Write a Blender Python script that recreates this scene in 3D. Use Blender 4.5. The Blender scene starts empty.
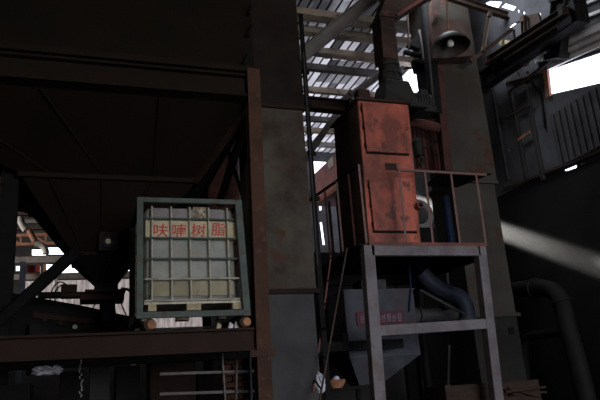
import bpy, bmesh, math, random
from mathutils import Vector, Matrix
random.seed(7)
C = bpy.context.scene.collection
V = Vector
PI = math.pi

# ------------------------------------------------------------------ camera
F = 639.0
CAM = V((0, 0, 1.6))
zc = V((-150, -2075, F)).normalized()
xc = V((1900., 35, F)); xc -= xc.dot(zc) * zc; xc.normalize()
yc = zc.cross(xc)
if yc.z < 0: yc = -yc
def ray(px, py):
    q = V((px - 300, py - 200, F))
    return V((xc.dot(q), yc.dot(q), zc.dot(q)))
def P(px, py, X=None, Y=None, Z=None):
    d = ray(px, py)
    t = (X - CAM.x) / d.x if X is not None else (Y - CAM.y) / d.y if Y is not None else (Z - CAM.z) / d.z
    return CAM + d * t
cam = bpy.data.objects.new('camera', bpy.data.cameras.new('camera'))
C.objects.link(cam)
r_ = V((xc.x, yc.x, zc.x)); d_ = V((xc.y, yc.y, zc.y)); f_ = V((xc.z, yc.z, zc.z))
m = Matrix((( r_.x, -d_.x, -f_.x, CAM.x), (r_.y, -d_.y, -f_.y, CAM.y), (r_.z, -d_.z, -f_.z, CAM.z), (0, 0, 0, 1)))
cam.matrix_world = m
cam.data.sensor_width = 36
cam.data.lens = F / 600 * 36
cam.data.clip_end = 200
bpy.context.scene.camera = cam

# ------------------------------------------------------------------ world, light, exposure
sc = bpy.context.scene
sc.view_settings.view_transform = 'Standard'
sc.view_settings.look = 'None'
sc.view_settings.gamma = 1
sc.view_settings.use_curve_mapping = False
sc.view_settings.exposure = 0
w = bpy.data.worlds.new('overcast_sky'); sc.world = w; w.use_nodes = True
bg = w.node_tree.nodes['Background']
bg.inputs[0].default_value = (0.80, 0.82, 1.0, 1)
bg.inputs[1].default_value = 4.0

def area(name, loc, target, sx, sy, power, col, spread=PI):
    l = bpy.data.lights.new(name, 'AREA'); l.shape = 'RECTANGLE'; l.size = sx; l.size_y = sy
    l.energy = power; l.color = col; l.spread = spread
    o = bpy.data.objects.new(name, l); C.objects.link(o); o.location = loc
    o.rotation_euler = (V(target) - V(loc)).to_track_quat('-Z', 'Y').to_euler()
    return o
# daylight through the big loading door behind the camera
area('door_daylight', (4.6, -6.5, 3.6), (3.2, 8, 4.2), 4.0, 4.0, 520, (1.0, 0.95, 0.9))
# cool area light low at the right, aimed under the platform
area('cool_low_area', (6.8, 0.5, 2.2), (4.4, 8, 2.4), 2.0, 2.5, 34, (0.62, 0.72, 1.0), 1.7)

# added area light that brightens the far bay; the left wall is solid
area('far_bay_fill', (-7.5, 14.5, 6.0), (0, 17.5, 5.6), 4, 4, 140, (1.0, 0.93, 0.86), 1.1)
# weak added fill for faces turned left, no opening stands there
area('left_fill', (-6.5, 1.5, 5.2), (4, 8.5, 4.6), 2.5, 2.5, 9, (1.0, 0.92, 0.84), 1.2)
# added lamp under the opaque roof, brightens the upper right wall
area('right_wall_fill', (6.2, 8.3, 9.25), (7.5, 8.3, 6.5), 0.9, 2.6, 130, (0.85, 0.9, 1.0), 2.4)

# ------------------------------------------------------------------ materials
def mat(name, c1, c2=None, scale=3.0, rough=0.75, metal=0.0, c3=None, bump=0.15, stretch=(1, 1, 1), thr=(0.42, 0.62), translucent=0.0, fine=40):
    mt = bpy.data.materials.new(name); mt.use_nodes = True
    nt = mt.node_tree; N = nt.nodes; L = nt.links
    b = N['Principled BSDF']; b.inputs['Specular IOR Level'].default_value = 0.12 if max(c1) < 0.13 else 0.3; b.inputs['Roughness'].default_value = rough; b.inputs['Metallic'].default_value = metal
    tc = N.new('ShaderNodeTexCoord'); mp = N.new('ShaderNodeMapping'); mp.inputs['Scale'].default_value = stretch
    L.new(tc.outputs['Object'], mp.inputs['Vector'])
    n1 = N.new('ShaderNodeTexNoise'); n1.inputs['Scale'].default_value = scale; n1.inputs['Detail'].default_value = 9; n1.inputs['Roughness'].default_value = 0.65
    L.new(mp.outputs[0], n1.inputs['Vector'])
    r1 = N.new('ShaderNodeMapRange'); r1.inputs[1].default_value = thr[0]; r1.inputs[2].default_value = thr[1]
    L.new(n1.outputs[0], r1.inputs[0])
    mx = N.new('ShaderNodeMix'); mx.data_type = 'RGBA'
    mx.inputs[6].default_value = (*c1, 1); mx.inputs[7].default_value = (*(c2 or [x * 0.55 for x in c1]), 1)
    L.new(r1.outputs[0], mx.inputs[0])
    out = mx.outputs[2]
    if c3:
        n3 = N.new('ShaderNodeTexNoise'); n3.inputs['Scale'].default_value = scale * 2.7; n3.inputs['Detail'].default_value = 6
        L.new(mp.outputs[0], n3.inputs['Vector'])
        r3 = N.new('ShaderNodeMapRange'); r3.inputs[1].default_value = 0.58; r3.inputs[2].default_value = 0.68
        L.new(n3.outputs[0], r3.inputs[0])
        m3 = N.new('ShaderNodeMix'); m3.data_type = 'RGBA'; m3.inputs[7].default_value = (*c3, 1)
        L.new(out, m3.inputs[6]); L.new(r3.outputs[0], m3.inputs[0]); out = m3.outputs[2]
    L.new(out, b.inputs['Base Color'])
    nb = N.new('ShaderNodeTexNoise'); nb.inputs['Scale'].default_value = fine; nb.inputs['Detail'].default_value = 4
    L.new(tc.outputs['Object'], nb.inputs['Vector'])
    bp = N.new('ShaderNodeBump'); bp.inputs['Strength'].default_value = bump; bp.inputs['Distance'].default_value = 0.02
    L.new(nb.outputs[0], bp.inputs['Height']); L.new(bp.outputs[0], b.inputs['Normal'])
    if translucent:
        tr = N.new('ShaderNodeBsdfTranslucent'); L.new(out, tr.inputs[0])
        ms = N.new('ShaderNodeMixShader'); ms.inputs[0].default_value = translucent
        L.new(b.outputs[0], ms.inputs[1]); L.new(tr.outputs[0], ms.inputs[2])
        L.new(ms.outputs[0], N['Material Output'].inputs[0])
    return mt

M = {}
M['hopper'] = mat('shaded_rust_plate', (0.0085, 0.0055, 0.0030), (0.0060, 0.0045, 0.0024), 1.4, 0.8)  # rust coloured darker, light falling off with height put into it
M['funnel'] = mat('dark_funnel_plate', (0.0095, 0.0048, 0.0028), (0.0060, 0.0038, 0.0022), 1.2, 0.85)  # dark brown, slightly mottled funnel plates
M['brown'] = mat('brown_painted_steel', (0.068, 0.033, 0.021), (0.048, 0.025, 0.017), 3.5, 0.7, c3=(0.085, 0.045, 0.03))
M['beam'] = mat('dark_brown_beam', (0.027, 0.0145, 0.011), (0.018, 0.011, 0.008), 3, 0.75)
M['shelfbeam'] = mat('brown_shelf_beam', (0.032, 0.0175, 0.0135), (0.023, 0.014, 0.011), 3, 0.75)
M['ringbeam'] = mat('dark_ring_beam', (0.0125, 0.0075, 0.005), (0.008, 0.0055, 0.004), 3, 0.75)  # darker brown than the shelf beam
M['black'] = mat('black_grimy_steel', (0.0065, 0.0060, 0.0058), (0.0040, 0.0036, 0.0036), 4, 0.7)
M['duct'] = mat('grey_grimy_duct', (0.078, 0.070, 0.054), (0.042, 0.030, 0.022), 1.5, 0.7, c3=(0.075, 0.036, 0.024), thr=(0.40, 0.60))
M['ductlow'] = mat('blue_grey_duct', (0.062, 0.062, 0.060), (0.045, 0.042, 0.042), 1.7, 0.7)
M['ductshade'] = mat('shaded_upper_duct', (0.019, 0.015, 0.0115), (0.012, 0.0095, 0.0075), 1.7, 0.8, c3=(0.022, 0.011, 0.008))  # upper duct darkened in colour to carry the light's falloff with height
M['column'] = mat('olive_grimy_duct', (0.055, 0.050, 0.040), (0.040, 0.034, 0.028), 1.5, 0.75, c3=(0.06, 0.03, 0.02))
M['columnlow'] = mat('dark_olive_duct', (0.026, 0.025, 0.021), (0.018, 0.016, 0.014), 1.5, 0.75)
M['orange'] = mat('red_oxide_paint', (0.47, 0.12, 0.075), (0.17, 0.052, 0.036), 2.2, 0.6, c3=(0.10, 0.042, 0.034), stretch=(1, 1, 0.7), thr=(0.38, 0.58))
M['oxide_dark'] = mat('dull_red_oxide', (0.20, 0.070, 0.048), (0.11, 0.045, 0.034), 3, 0.7)
M['sideshade'] = mat('shaded_brown_side', (0.16, 0.095, 0.07), (0.09, 0.06, 0.045), 3, 0.7)  # cabinet's left side coloured darker, as turned from the light
M['lid'] = mat('dark_lid_steel', (0.045, 0.026, 0.02), (0.028, 0.018, 0.016), 3, 0.7)
M['stand'] = mat('grey_stand_steel', (0.160, 0.145, 0.148), (0.105, 0.092, 0.095), 3.2, 0.6, c3=(0.15, 0.095, 0.08))
M['rail'] = mat('grey_red_rail', (0.15, 0.10, 0.085), (0.16, 0.065, 0.045), 5, 0.6)
M['green'] = mat('grey_green_frame', (0.092, 0.120, 0.104), (0.066, 0.080, 0.070), 4, 0.6, c3=(0.09, 0.07, 0.05))
M['cage'] = mat('galvanised_cage_bar', (0.46, 0.44, 0.35), (0.32, 0.29, 0.22), 9, 0.5, 0.1)
M['tank'] = mat('translucent_grey_plastic', (0.27, 0.285, 0.255), (0.19, 0.205, 0.18), 2.2, 0.45, c3=(0.24, 0.22, 0.16), bump=0.03)
M['tanktop'] = mat('mauve_grey_plastic', (0.22, 0.195, 0.195), (0.15, 0.135, 0.14), 2.4, 0.5, bump=0.03)
M['tanklow'] = mat('yellow_stained_plastic', (0.30, 0.28, 0.17), (0.20, 0.18, 0.10), 3, 0.5, c3=(0.11, 0.09, 0.05), bump=0.03)
M['stained'] = mat('stained_old_paper', (0.40, 0.36, 0.24), (0.16, 0.12, 0.08), 22, 0.7, c3=(0.45, 0.43, 0.36), thr=(0.45, 0.52))
M['cream'] = mat('cream_label_board', (0.54, 0.46, 0.30), (0.42, 0.36, 0.24), 5, 0.6, bump=0.03)
M['redpaint'] = mat('red_brush_paint', (0.50, 0.055, 0.04), (0.36, 0.05, 0.04), 12, 0.5, bump=0.02)
M['wood'] = mat('pale_block_wood', (0.42, 0.36, 0.22), (0.28, 0.24, 0.15), 7, 0.8)
M['log'] = mat('dark_log_bark', (0.06, 0.04, 0.03), (0.035, 0.025, 0.02), 9, 0.9)
M['logend'] = mat('orange_cut_log_end', (0.42, 0.20, 0.09), (0.26, 0.12, 0.06), 14, 0.8)
M['bin'] = mat('galvanised_grey_bin', (0.062, 0.065, 0.075), (0.040, 0.041, 0.047), 2.0, 0.55, 0.1, c3=(0.07, 0.045, 0.042))
M['plate'] = mat('maroon_sign_plate', (0.10, 0.028, 0.04), (0.07, 0.026, 0.034), 9, 0.5)
M['platetext'] = mat('pale_sign_lettering', (0.17, 0.15, 0.165), (0.13, 0.11, 0.13), 9, 0.5)
M['fan'] = mat('beam_lit_fan_casing', (0.20, 0.195, 0.185), (0.08, 0.078, 0.075), 5, 0.6)  # pale casing, light from the dusty shaft put into its colour
M['wallpipe'] = mat('dim_wall_pipe', (0.013, 0.012, 0.0115), (0.009, 0.008, 0.008), 5, 0.7)
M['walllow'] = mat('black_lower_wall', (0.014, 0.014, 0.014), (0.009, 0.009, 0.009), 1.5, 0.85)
M['wallup'] = mat('haze_toned_upper_siding', (0.11, 0.11, 0.118), (0.07, 0.07, 0.075), 1.4, 0.85)  # grey siding toned paler, haze by the window put into the colour
M['hose'] = mat('blue_grey_hose', (0.026, 0.031, 0.046), (0.016, 0.019, 0.028), 6, 0.5)
M['pipe'] = mat('grey_pipe', (0.05, 0.048, 0.048), (0.032, 0.03, 0.03), 5, 0.55)
M['rustpipe'] = mat('rusty_red_pipe', (0.070, 0.027, 0.020), (0.040, 0.019, 0.015), 5, 0.7)
M['gaterust'] = mat('sooty_gate_rust', (0.030, 0.013, 0.010), (0.018, 0.009, 0.007), 5, 0.7)
M['redpanel'] = mat('dull_red_corrugated', (0.085, 0.030, 0.024), (0.05, 0.021, 0.018), 4, 0.75)
M['redpost'] = mat('dull_red_post_paint', (0.065, 0.026, 0.019), (0.04, 0.019, 0.015), 4, 0.75)
M['gear'] = mat('oily_green_black', (0.030, 0.030, 0.026), (0.016, 0.015, 0.014), 6, 0.5)
M['chute'] = mat('rusted_chute', (0.060, 0.036, 0.028), (0.030, 0.021, 0.018), 4, 0.75, c3=(0.09, 0.042, 0.03))
M['shade'] = mat('dark_enamel_shade', (0.045, 0.036, 0.030), (0.028, 0.023, 0.020), 5, 0.5)
M['bulb'] = mat('unlit_frosted_bulb', (0.62, 0.60, 0.54), (0.5, 0.48, 0.44), 5, 0.25, bump=0)
M['brightstrip'] = mat('lit_strip_tone', (0.75, 0.75, 0.74), (0.5, 0.5, 0.5), 3, 0.5)  # bright colour carries the light on the sheets above the window
M['purlin'] = mat('painted_purlin', (0.42, 0.35, 0.26), (0.30, 0.25, 0.19), 2, 0.7, c3=(0.13, 0.10, 0.08))
M['truss'] = mat('rusty_truss_steel', (0.060, 0.040, 0.031), (0.036, 0.026, 0.021), 4, 0.7)
M['rafter'] = mat('grey_rafter_steel', (0.16, 0.145, 0.135), (0.10, 0.09, 0.08), 3, 0.7)
M['floor'] = mat('dirty_concrete', (0.06, 0.055, 0.05), (0.035, 0.032, 0.03), 1.2, 0.9)
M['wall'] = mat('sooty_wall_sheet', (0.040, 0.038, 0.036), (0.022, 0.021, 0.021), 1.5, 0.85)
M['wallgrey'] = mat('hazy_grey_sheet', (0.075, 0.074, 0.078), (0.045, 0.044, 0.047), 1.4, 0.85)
M['roofdark'] = mat('opaque_roof_sheet', (0.05, 0.047, 0.045), (0.03, 0.028, 0.028), 1, 0.8)
M['gallery'] = mat('dusty_red_sheet', (0.26, 0.125, 0.12), (0.16, 0.085, 0.085), 3, 0.75)
M['truss_red'] = mat('orange_brown_steel', (0.30, 0.14, 0.08), (0.20, 0.09, 0.055), 6, 0.7)
M['siding'] = mat('weathered_translucent_siding', (0.25, 0.215, 0.175), (0.15, 0.125, 0.105), 2.5, 0.7, c3=(0.11, 0.08, 0.065), stretch=(3, 1, 0.6), translucent=0.55)
M['plastic'] = mat('white_plastic_film', (0.62, 0.62, 0.68), (0.35, 0.35, 0.4), 10, 0.35)
M['blue'] = mat('blue_plastic', (0.010, 0.017, 0.045), (0.006, 0.01, 0.025), 5, 0.5)
M['brass'] = mat('pale_yellow_lens', (0.62, 0.56, 0.32), (0.5, 0.45, 0.25), 6, 0.3, bump=0)
M['lens'] = mat('dark_blue_lens', (0.022, 0.032, 0.055), (0.014, 0.02, 0.036), 6, 0.25, bump=0)
M['redthing'] = mat('red_painted_case', (0.30, 0.05, 0.03), (0.2, 0.04, 0.03), 6, 0.5)
M['paledusty'] = mat('pale_dusty_steel', (0.40, 0.38, 0.34), (0.24, 0.22, 0.2), 9, 0.6)
M['brick'] = mat('sooty_bricks', (0.12, 0.055, 0.045), (0.07, 0.035, 0.03), 4, 0.9)
M['plank'] = mat('old_plank', (0.05, 0.033, 0.024), (0.03, 0.02, 0.016), 3, 0.85, stretch=(1, 6, 6))

# roof sheets: weathered, some fibreglass that lets daylight through
def roof_material():
    mt = bpy.data.materials.new('weathered_fibreglass_sheet'); mt.use_nodes = True
    nt = mt.node_tree; N = nt.nodes; L = nt.links
    b = N['Principled BSDF']; b.inputs['Roughness'].default_value = 0.7
    tc = N.new('ShaderNodeTexCoord')
    mp = N.new('ShaderNodeMapping'); mp.inputs['Scale'].default_value = (1 / 0.21, 1 / 1.15, 1)
    L.new(tc.outputs['Object'], mp.inputs[0])
    sn = N.new('ShaderNodeVectorMath'); sn.operation = 'FLOOR'; L.new(mp.outputs[0], sn.inputs[0])
    wn = N.new('ShaderNodeTexWhiteNoise'); wn.noise_dimensions = '3D'; L.new(sn.outputs[0], wn.inputs[0])
    no = N.new('ShaderNodeTexNoise'); no.inputs['Scale'].default_value = 1.1; no.inputs['Detail'].default_value = 6
    mp2 = N.new('ShaderNodeMapping'); mp2.inputs['Scale'].default_value = (1.6, 0.5, 1); L.new(tc.outputs['Object'], mp2.inputs[0]); L.new(mp2.outputs[0], no.inputs[0])
    ad = N.new('ShaderNodeMath'); ad.operation = 'MULTIPLY'; L.new(wn.outputs[0], ad.inputs[0]); L.new(no.outputs[0], ad.inputs[1])
    # translucency of the sheets rises further into the bay
    sx = N.new('ShaderNodeSeparateXYZ'); L.new(tc.outputs['Object'], sx.inputs[0])
    rg = N.new('ShaderNodeMapRange'); rg.inputs[1].default_value = 10.5; rg.inputs[2].default_value = 15.5; rg.inputs[3].default_value = 0.0; rg.inputs[4].default_value = 0.34
    L.new(sx.outputs['Y'], rg.inputs[0])
    a2 = N.new('ShaderNodeMath'); a2.operation = 'MULTIPLY_ADD'; L.new(ad.outputs[0], a2.inputs[0]); a2.inputs[1].default_value = 0.75; L.new(rg.outputs[0], a2.inputs[2])
    cr = N.new('ShaderNodeMapRange'); cr.inputs[1].default_value = 0.22; cr.inputs[2].default_value = 0.72; cr.inputs[3].default_value = 0.016; cr.inputs[4].default_value = 0.34
    L.new(a2.outputs[0], cr.inputs[0])
    # lap joints where two sheets double up: dark line each rib
    fr = N.new('ShaderNodeMath'); fr.operation = 'MULTIPLY'; L.new(sx.outputs['X'], fr.inputs[0]); fr.inputs[1].default_value = 1 / 0.21
    f2 = N.new('ShaderNodeMath'); f2.operation = 'FRACT'; L.new(fr.outputs[0], f2.inputs[0])
    gt = N.new('ShaderNodeMath'); gt.operation = 'GREATER_THAN'; L.new(f2.outputs[0], gt.inputs[0]); gt.inputs[1].default_value = 0.20
    mu = N.new('ShaderNodeMath'); mu.operation = 'MULTIPLY'; L.new(cr.outputs[0], mu.inputs[0]); L.new(gt.outputs[0], mu.inputs[1])
    cc = N.new('ShaderNodeCombineColor'); 
    w1 = N.new('ShaderNodeMath'); w1.operation = 'MULTIPLY'; w1.inputs[1].default_value = 1.03; L.new(mu.outputs[0], w1.inputs[0])
    L.new(w1.outputs[0], cc.inputs[0]); L.new(mu.outputs[0], cc.inputs[1]); w2 = N.new('ShaderNodeMath'); w2.operation = 'MULTIPLY'; w2.inputs[1].default_value = 0.95; L.new(mu.outputs[0], w2.inputs[0]); L.new(w2.outputs[0], cc.inputs[2])
    tr = N.new('ShaderNodeBsdfTranslucent'); L.new(cc.outputs[0], tr.inputs[0])
    b.inputs['Base Color'].default_value = (0.09, 0.088, 0.085, 1)
    ms = N.new('ShaderNodeMixShader'); ms.inputs[0].default_value = 0.8
    L.new(b.outputs[0], ms.inputs[1]); L.new(tr.outputs[0], ms.inputs[2]); L.new(ms.outputs[0], N['Material Output'].inputs[0])
    return mt
M['roof'] = roof_material()

# ------------------------------------------------------------------ mesh helpers
class MB:
    def __init__(s): s.bm = bmesh.new()
    def hexa(s, pts):
        v = [s.bm.verts.new(p) for p in pts]
        for f in ((0, 3, 2, 1), (4, 5, 6, 7), (0, 1, 5, 4), (1, 2, 6, 5), (2, 3, 7, 6), (3, 0, 4, 7)):
            s.bm.faces.new([v[i] for i in f])
        return s
    def box(s, a, b):
        (x0, y0, z0), (x1, y1, z1) = a, b
        x0, x1 = sorted((x0, x1)); y0, y1 = sorted((y0, y1)); z0, z1 = sorted((z0, z1))
        return s.hexa([(x0, y0, z0), (x1, y0, z0), (x1, y1, z0), (x0, y1, z0), (x0, y0, z1), (x1, y0, z1), (x1, y1, z1), (x0, y1, z1)])
    def bar(s, p, q, w, h, up=(0, 0, 1), kind='box'):
        """bar from p to q, w wide, h deep along up; kind box / I / L / C"""
        p, q = V(p), V(q); d = (q - p).normalized(); u = V(up)
        sd = d.cross(u)
        if sd.length < 1e-4: u = V((0, 1, 0)); sd = d.cross(u)
        sd.normalize(); u = sd.cross(d).normalized()
        def piece(a0, a1, b0, b1):
            pts = []
            for e in (p, q):
                for a, b in ((a0, b0), (a1, b0), (a1, b1), (a0, b1)): pts.append(e + sd * a + u * b)
            s.hexa(pts)
        t = min(w, h) * 0.14
        if kind == 'box': piece(-w / 2, w / 2, -h / 2, h / 2)
        elif kind == 'I':
            piece(-w / 2, w / 2, h / 2 - t, h / 2); piece(-w / 2, w / 2, -h / 2, -h / 2 + t); piece(-t / 2, t / 2, -h / 2 + t, h / 2 - t)
        elif kind == 'L':
            piece(-w / 2, w / 2, -h / 2, -h / 2 + t); piece(-w / 2, -w / 2 + t, -h / 2 + t, h / 2)
        elif kind == 'C':
            piece(-w / 2, w / 2, h / 2 - t, h / 2); piece(-w / 2, w / 2, -h / 2, -h / 2 + t); piece(w / 2 - t, w / 2, -h / 2 + t, h / 2 - t)
        return s
    def tube(s, path, r, n=12, caps=True):
        path = [V(p) for p in path]; rings = []
        rr = r if isinstance(r, (list, tuple)) else [r] * len(path)
        ref = None
        for i, p in enumerate(path):
            d = (path[min(i + 1, len(path) - 1)] - path[max(i - 1, 0)]).normalized()
            if ref is None: ref = V((0, 0, 1)) if abs(d.z) < 0.9 else V((0, 1, 0))
            a = ref - ref.dot(d) * d
            if a.length < 1e-4: a = V((1, 0, 0)) - V((1, 0, 0)).dot(d) * d
            a.normalize(); ref = a; b = d.cross(a)
            rings.append([s.bm.verts.new(p + (a * math.cos(2 * PI * k / n) + b * math.sin(2 * PI * k / n)) * rr[i]) for k in range(n)])
        for i in range(len(rings) - 1):
            for k in range(n): s.bm.faces.new((rings[i][k], rings[i][(k + 1) % n], rings[i + 1][(k + 1) % n], rings[i + 1][k]))
        if caps: s.bm.faces.new(rings[0][::-1]); s.bm.faces.new(rings[-1])
        return s
    def prism(s, pts, vec):
        vec = V(vec); a = [s.bm.verts.new(p) for p in pts]; b = [s.bm.verts.new(V(p) + vec) for p in pts]; n = len(a)
        s.bm.faces.new(a[::-1]); s.bm.faces.new(b)
        for i in range(n): s.bm.faces.new((a[i], a[(i + 1) % n], b[(i + 1) % n], b[i]))
        return s
    def frust(s, lo, hi, zlo, zhi, t=None):
        """tapered box between two XY rectangles (x0,y0,x1,y1)"""
        return s.hexa([(lo[0], lo[1], zlo), (lo[2], lo[1], zlo), (lo[2], lo[3], zlo), (lo[0], lo[3], zlo),
                       (hi[0], hi[1], zhi), (hi[2], hi[1], zhi), (hi[2], hi[3], zhi), (hi[0], hi[3], zhi)])
    def build(s, name, m, parent=None, bevel=0.0, smooth=False, **tags):
        bmesh.ops.recalc_face_normals(s.bm, faces=s.bm.faces)
        me = bpy.data.meshes.new(name); s.bm.to_mesh(me); s.bm.free()
        me.materials.append(M[m] if isinstance(m, str) else m)
        o = bpy.data.objects.new(name, me); C.objects.link(o)
        if smooth:
            for f in me.polygons: f.use_smooth = True
            e = o.modifiers.new('es', 'EDGE_SPLIT'); e.split_angle = 0.7
        if parent is not None:
            o.parent = parent; o.matrix_parent_inverse = Matrix.Translation(-parent.location)
        if bevel:
            bv = o.modifiers.new('b', 'BEVEL'); bv.width = bevel; bv.segments = 2; bv.limit_method = 'ANGLE'
        for k, v in tags.items(): o[k] = v
        return o
def thing(name, loc, label, cat, group=None):
    o = bpy.data.objects.new(name, None); C.objects.link(o); o.location = loc; o.empty_display_size = 0.1
    o['label'] = label; o['category'] = cat
    if group: o['group'] = group
    return o
def smooth_path(pts, n=8):
    pts = [V(p) for p in pts]; out = []
    for i in range(len(pts) - 1):
        p0, p1, p2, p3 = pts[max(i - 1, 0)], pts[i], pts[i + 1], pts[min(i + 2, len(pts) - 1)]
        for k in range(n):
            t = k / n
            out.append(0.5 * ((2 * p1) + (p2 - p0) * t + (2 * p0 - 5 * p1 + 4 * p2 - p3) * t * t + (-p0 + 3 * p1 - 3 * p2 + p3) * t ** 3))
    return out + [pts[-1]]

def wall_sheet(name, origin, ax, ay, outer, holes, m, thick=0.03, corr=None, **tags):
    """wall in the plane origin + u*ax + v*ay with polygon holes"""
    bm = bmesh.new(); origin, ax, ay = V(origin), V(ax), V(ay); edges = []
    for loop in [outer] + holes:
        vs = [bm.verts.new(origin + ax * u + ay * v) for u, v in loop]
        for i in range(len(vs)): edges.append(bm.edges.new((vs[i], vs[(i + 1) % len(vs)])))
    n = ax.cross(ay)
    bmesh.ops.triangle_fill(bm, use_beauty=True, use_dissolve=False, edges=edges, normal=n)
    me = bpy.data.meshes.new(name); bm.to_mesh(me); bm.free(); me.materials.append(M[m])
    o = bpy.data.objects.new(name, me); C.objects.link(o)
    s = o.modifiers.new('s', 'SOLIDIFY'); s.thickness = thick; s.offset = 0
    o['kind'] = 'structure'
    for k, v in tags.items(): o[k] = v
    return o
def corrugated(name, org, along, across, normal, length, width, m, pitch=0.2, depth=0.035, **tags):
    """corrugated sheet: ribs run along 'along', profile repeats over 'across'"""
    org, along, across, normal = V(org), V(along), V(across), V(normal)
    mb = MB(); n = max(1, int(round(width / pitch))); prof = []
    for i in range(n):
        for t, h in ((0, 0), (0.28, 0), (0.4, 1), (0.88, 1)): prof.append(((i + t) * pitch, h * depth))
    prof.append((n * pitch, 0))
    a = [mb.bm.verts.new(org + across * u + normal * h) for u, h in prof]
    b = [mb.bm.verts.new(org + across * u + normal * h + along * length) for u, h in prof]
    for i in range(len(a) - 1): mb.bm.faces.new((a[i], a[i + 1], b[i + 1], b[i]))
    return mb.build(name, m, **tags)

# ------------------------------------------------------------------ the building
ZR, YB, XR, XL, YF = 9.3, 18.5, 7.5, -9.0, -8.0
MB().box((XL, YF, -0.1), (XR + 2, YB, 0)).build('floor', 'floor', kind='structure')
corrugated('ceiling', (3.0, 9.6, ZR), (0, 1, 0), (1, 0, 0), (0, 0, 1), YB - 9.6, 4.6, 'roof', 0.21, 0.014, kind='structure')
corrugated('ceiling', (7.62, 16.0, ZR), (0, 1, 0), (1, 0, 0), (0, 0, 1), YB - 16.0, 1.89, 'roof', 0.21, 0.014, kind='structure')
MB().box((XL, YF, ZR), (3.0, YB, ZR + 0.05)).build('ceiling', 'roofdark', kind='structure')
MB().box((3.0, YF, ZR), (XR, 9.6, ZR + 0.05)).build('ceiling', 'roofdark', kind='structure')
MB().box((XL - 0.1, YF, 0), (XL, YB, ZR)).build('wall_left', 'wall', kind='structure')
wall_sheet('wall_front', (0, YF, 0), (1, 0, 0), (0, 0, 1), [(XL, 0), (9.4, 0), (9.4, ZR), (XL, ZR)], [[(2.6, 0.05), (6.6, 0.05), (6.6, 5.6), (2.6, 5.6)]], 'wall', 0.1)
# back wall, openings given in X and Z
def bq(*q):
    return [(P(x, y, Y=YB).x, P(x, y, Y=YB).z) for x, y in q]
def brect(x0, y0, x1, y1): return bq((x0, y0), (x1, y0), (x1, y1), (x0, y1))
bh = [brect(32, 249.5, 46, 255.5), brect(47.5, 247.5, 71, 254.5), bq((46, 264.5), (137, 263), (137, 271), (46, 273.5)),
      brect(16, 266, 20, 271), bq((22, 281), (139, 278.5), (139, 329), (22, 329)), brect(150, 290, 212, 329),
      bq((312, 161), (327, 162), (314, 178), (312, 178)), bq((319.5, 222), (322, 222), (325, 245), (322.5, 245)), brect(319, 205, 321.5, 210.5),
      brect(322, 254.5, 325.5, 259.5), bq((314, 195), (318, 194), (318, 198), (314, 198)), brect(235, 138, 240, 150)]
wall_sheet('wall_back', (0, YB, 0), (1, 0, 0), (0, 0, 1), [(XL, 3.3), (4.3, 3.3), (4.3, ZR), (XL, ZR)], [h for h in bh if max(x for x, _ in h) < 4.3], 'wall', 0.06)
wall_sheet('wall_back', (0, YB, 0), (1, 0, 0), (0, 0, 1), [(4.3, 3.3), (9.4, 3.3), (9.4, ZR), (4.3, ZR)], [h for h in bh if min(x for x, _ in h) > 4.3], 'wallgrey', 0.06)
MB().box((XL, YB - 0.03, 0), (9.4, YB + 0.03, 3.3)).build('wall_back', 'walllow', kind='structure')  # near-black strip, shade below the shelf put into its colour
a = P(18, 279, Y=YB + 0.05); b = P(216, 276, Y=YB + 0.05)
corrugated('wall_back', (a.x, YB + 0.05, 3.3), (0, 0, 1), (1, 0, 0), (0, 1, 0), a.z - 3.3, b.x - a.x, 'siding', 0.16, 0.03, kind='structure')
# right wall: long side wall with the high window and missing sheets
def rq(*q): return [(P(x, y, X=XR).y, P(x, y, X=XR).z) for x, y in q]
rh = [rq((399, 71), (424, 67), (427, 93), (404, 99)), rq((428, 70), (433, 68), (438, 96), (433, 98)), rq((546, 71), (606, 51), (606, 82), (549, 95)),
      rq((485, 3), (490, 1), (503, 2), (499, 8), (487, 5)), rq((501, 7), (505, 3), (517, 7), (514, 11)), rq((509, 27), (511, 25), (521, 19), (522, 22), (512, 28)),
      rq((517, 10), (520, 9.5), (520, 13), (518, 13)), rq((522.5, 12), (525.5, 11), (526, 14), (523, 15)), rq((525, 16), (528, 15), (527, 20), (525, 20)),
      rq((538, 13), (541, 13), (542, 15), (540, 15.5)), rq((563, 4), (566, 4), (567, 6), (564, 6)),
      rq((564, 170), (576, 165), (578, 166), (577, 168), (566, 171.5)), rq((582, 163.5), (584, 163), (584, 164.5), (582, 165)), rq((585, 162.5), (586.3, 162.3), (586.3, 163.5), (585, 163.7)),
      rq((509.6, 150), (510.8, 150), (510.8, 151.2), (509.6, 151.2))]
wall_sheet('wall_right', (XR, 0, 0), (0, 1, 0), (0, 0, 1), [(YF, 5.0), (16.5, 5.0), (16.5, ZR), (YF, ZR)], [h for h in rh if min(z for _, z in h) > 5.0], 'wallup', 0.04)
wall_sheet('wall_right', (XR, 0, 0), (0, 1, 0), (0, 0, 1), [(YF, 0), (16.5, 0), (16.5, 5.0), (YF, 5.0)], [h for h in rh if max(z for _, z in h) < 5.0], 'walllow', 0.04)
MB().box((XR, 16.5, 0), (XR + 1.9, 16.6, 6.2)).build('wall_right', 'wall', kind='structure')
MB().box((XR + 1.85, 16.5, 0), (XR + 1.9, YB, ZR)).build('wall_right', 'wall', kind='structure')
# corrugated inner siding of the right wall, hung below the window
p0, p1 = P(548, 104, X=XR - 0.06), P(606, 90, X=XR - 0.06)
corrugated('wall_right', (XR - 0.05, p1.y, 4.95), (0, 0, 1), (0, 1, 0), (-1, 0, 0), 0.92, p0.y - p1.y, 'wallgrey', 0.14, 0.035, kind='structure')
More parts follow.
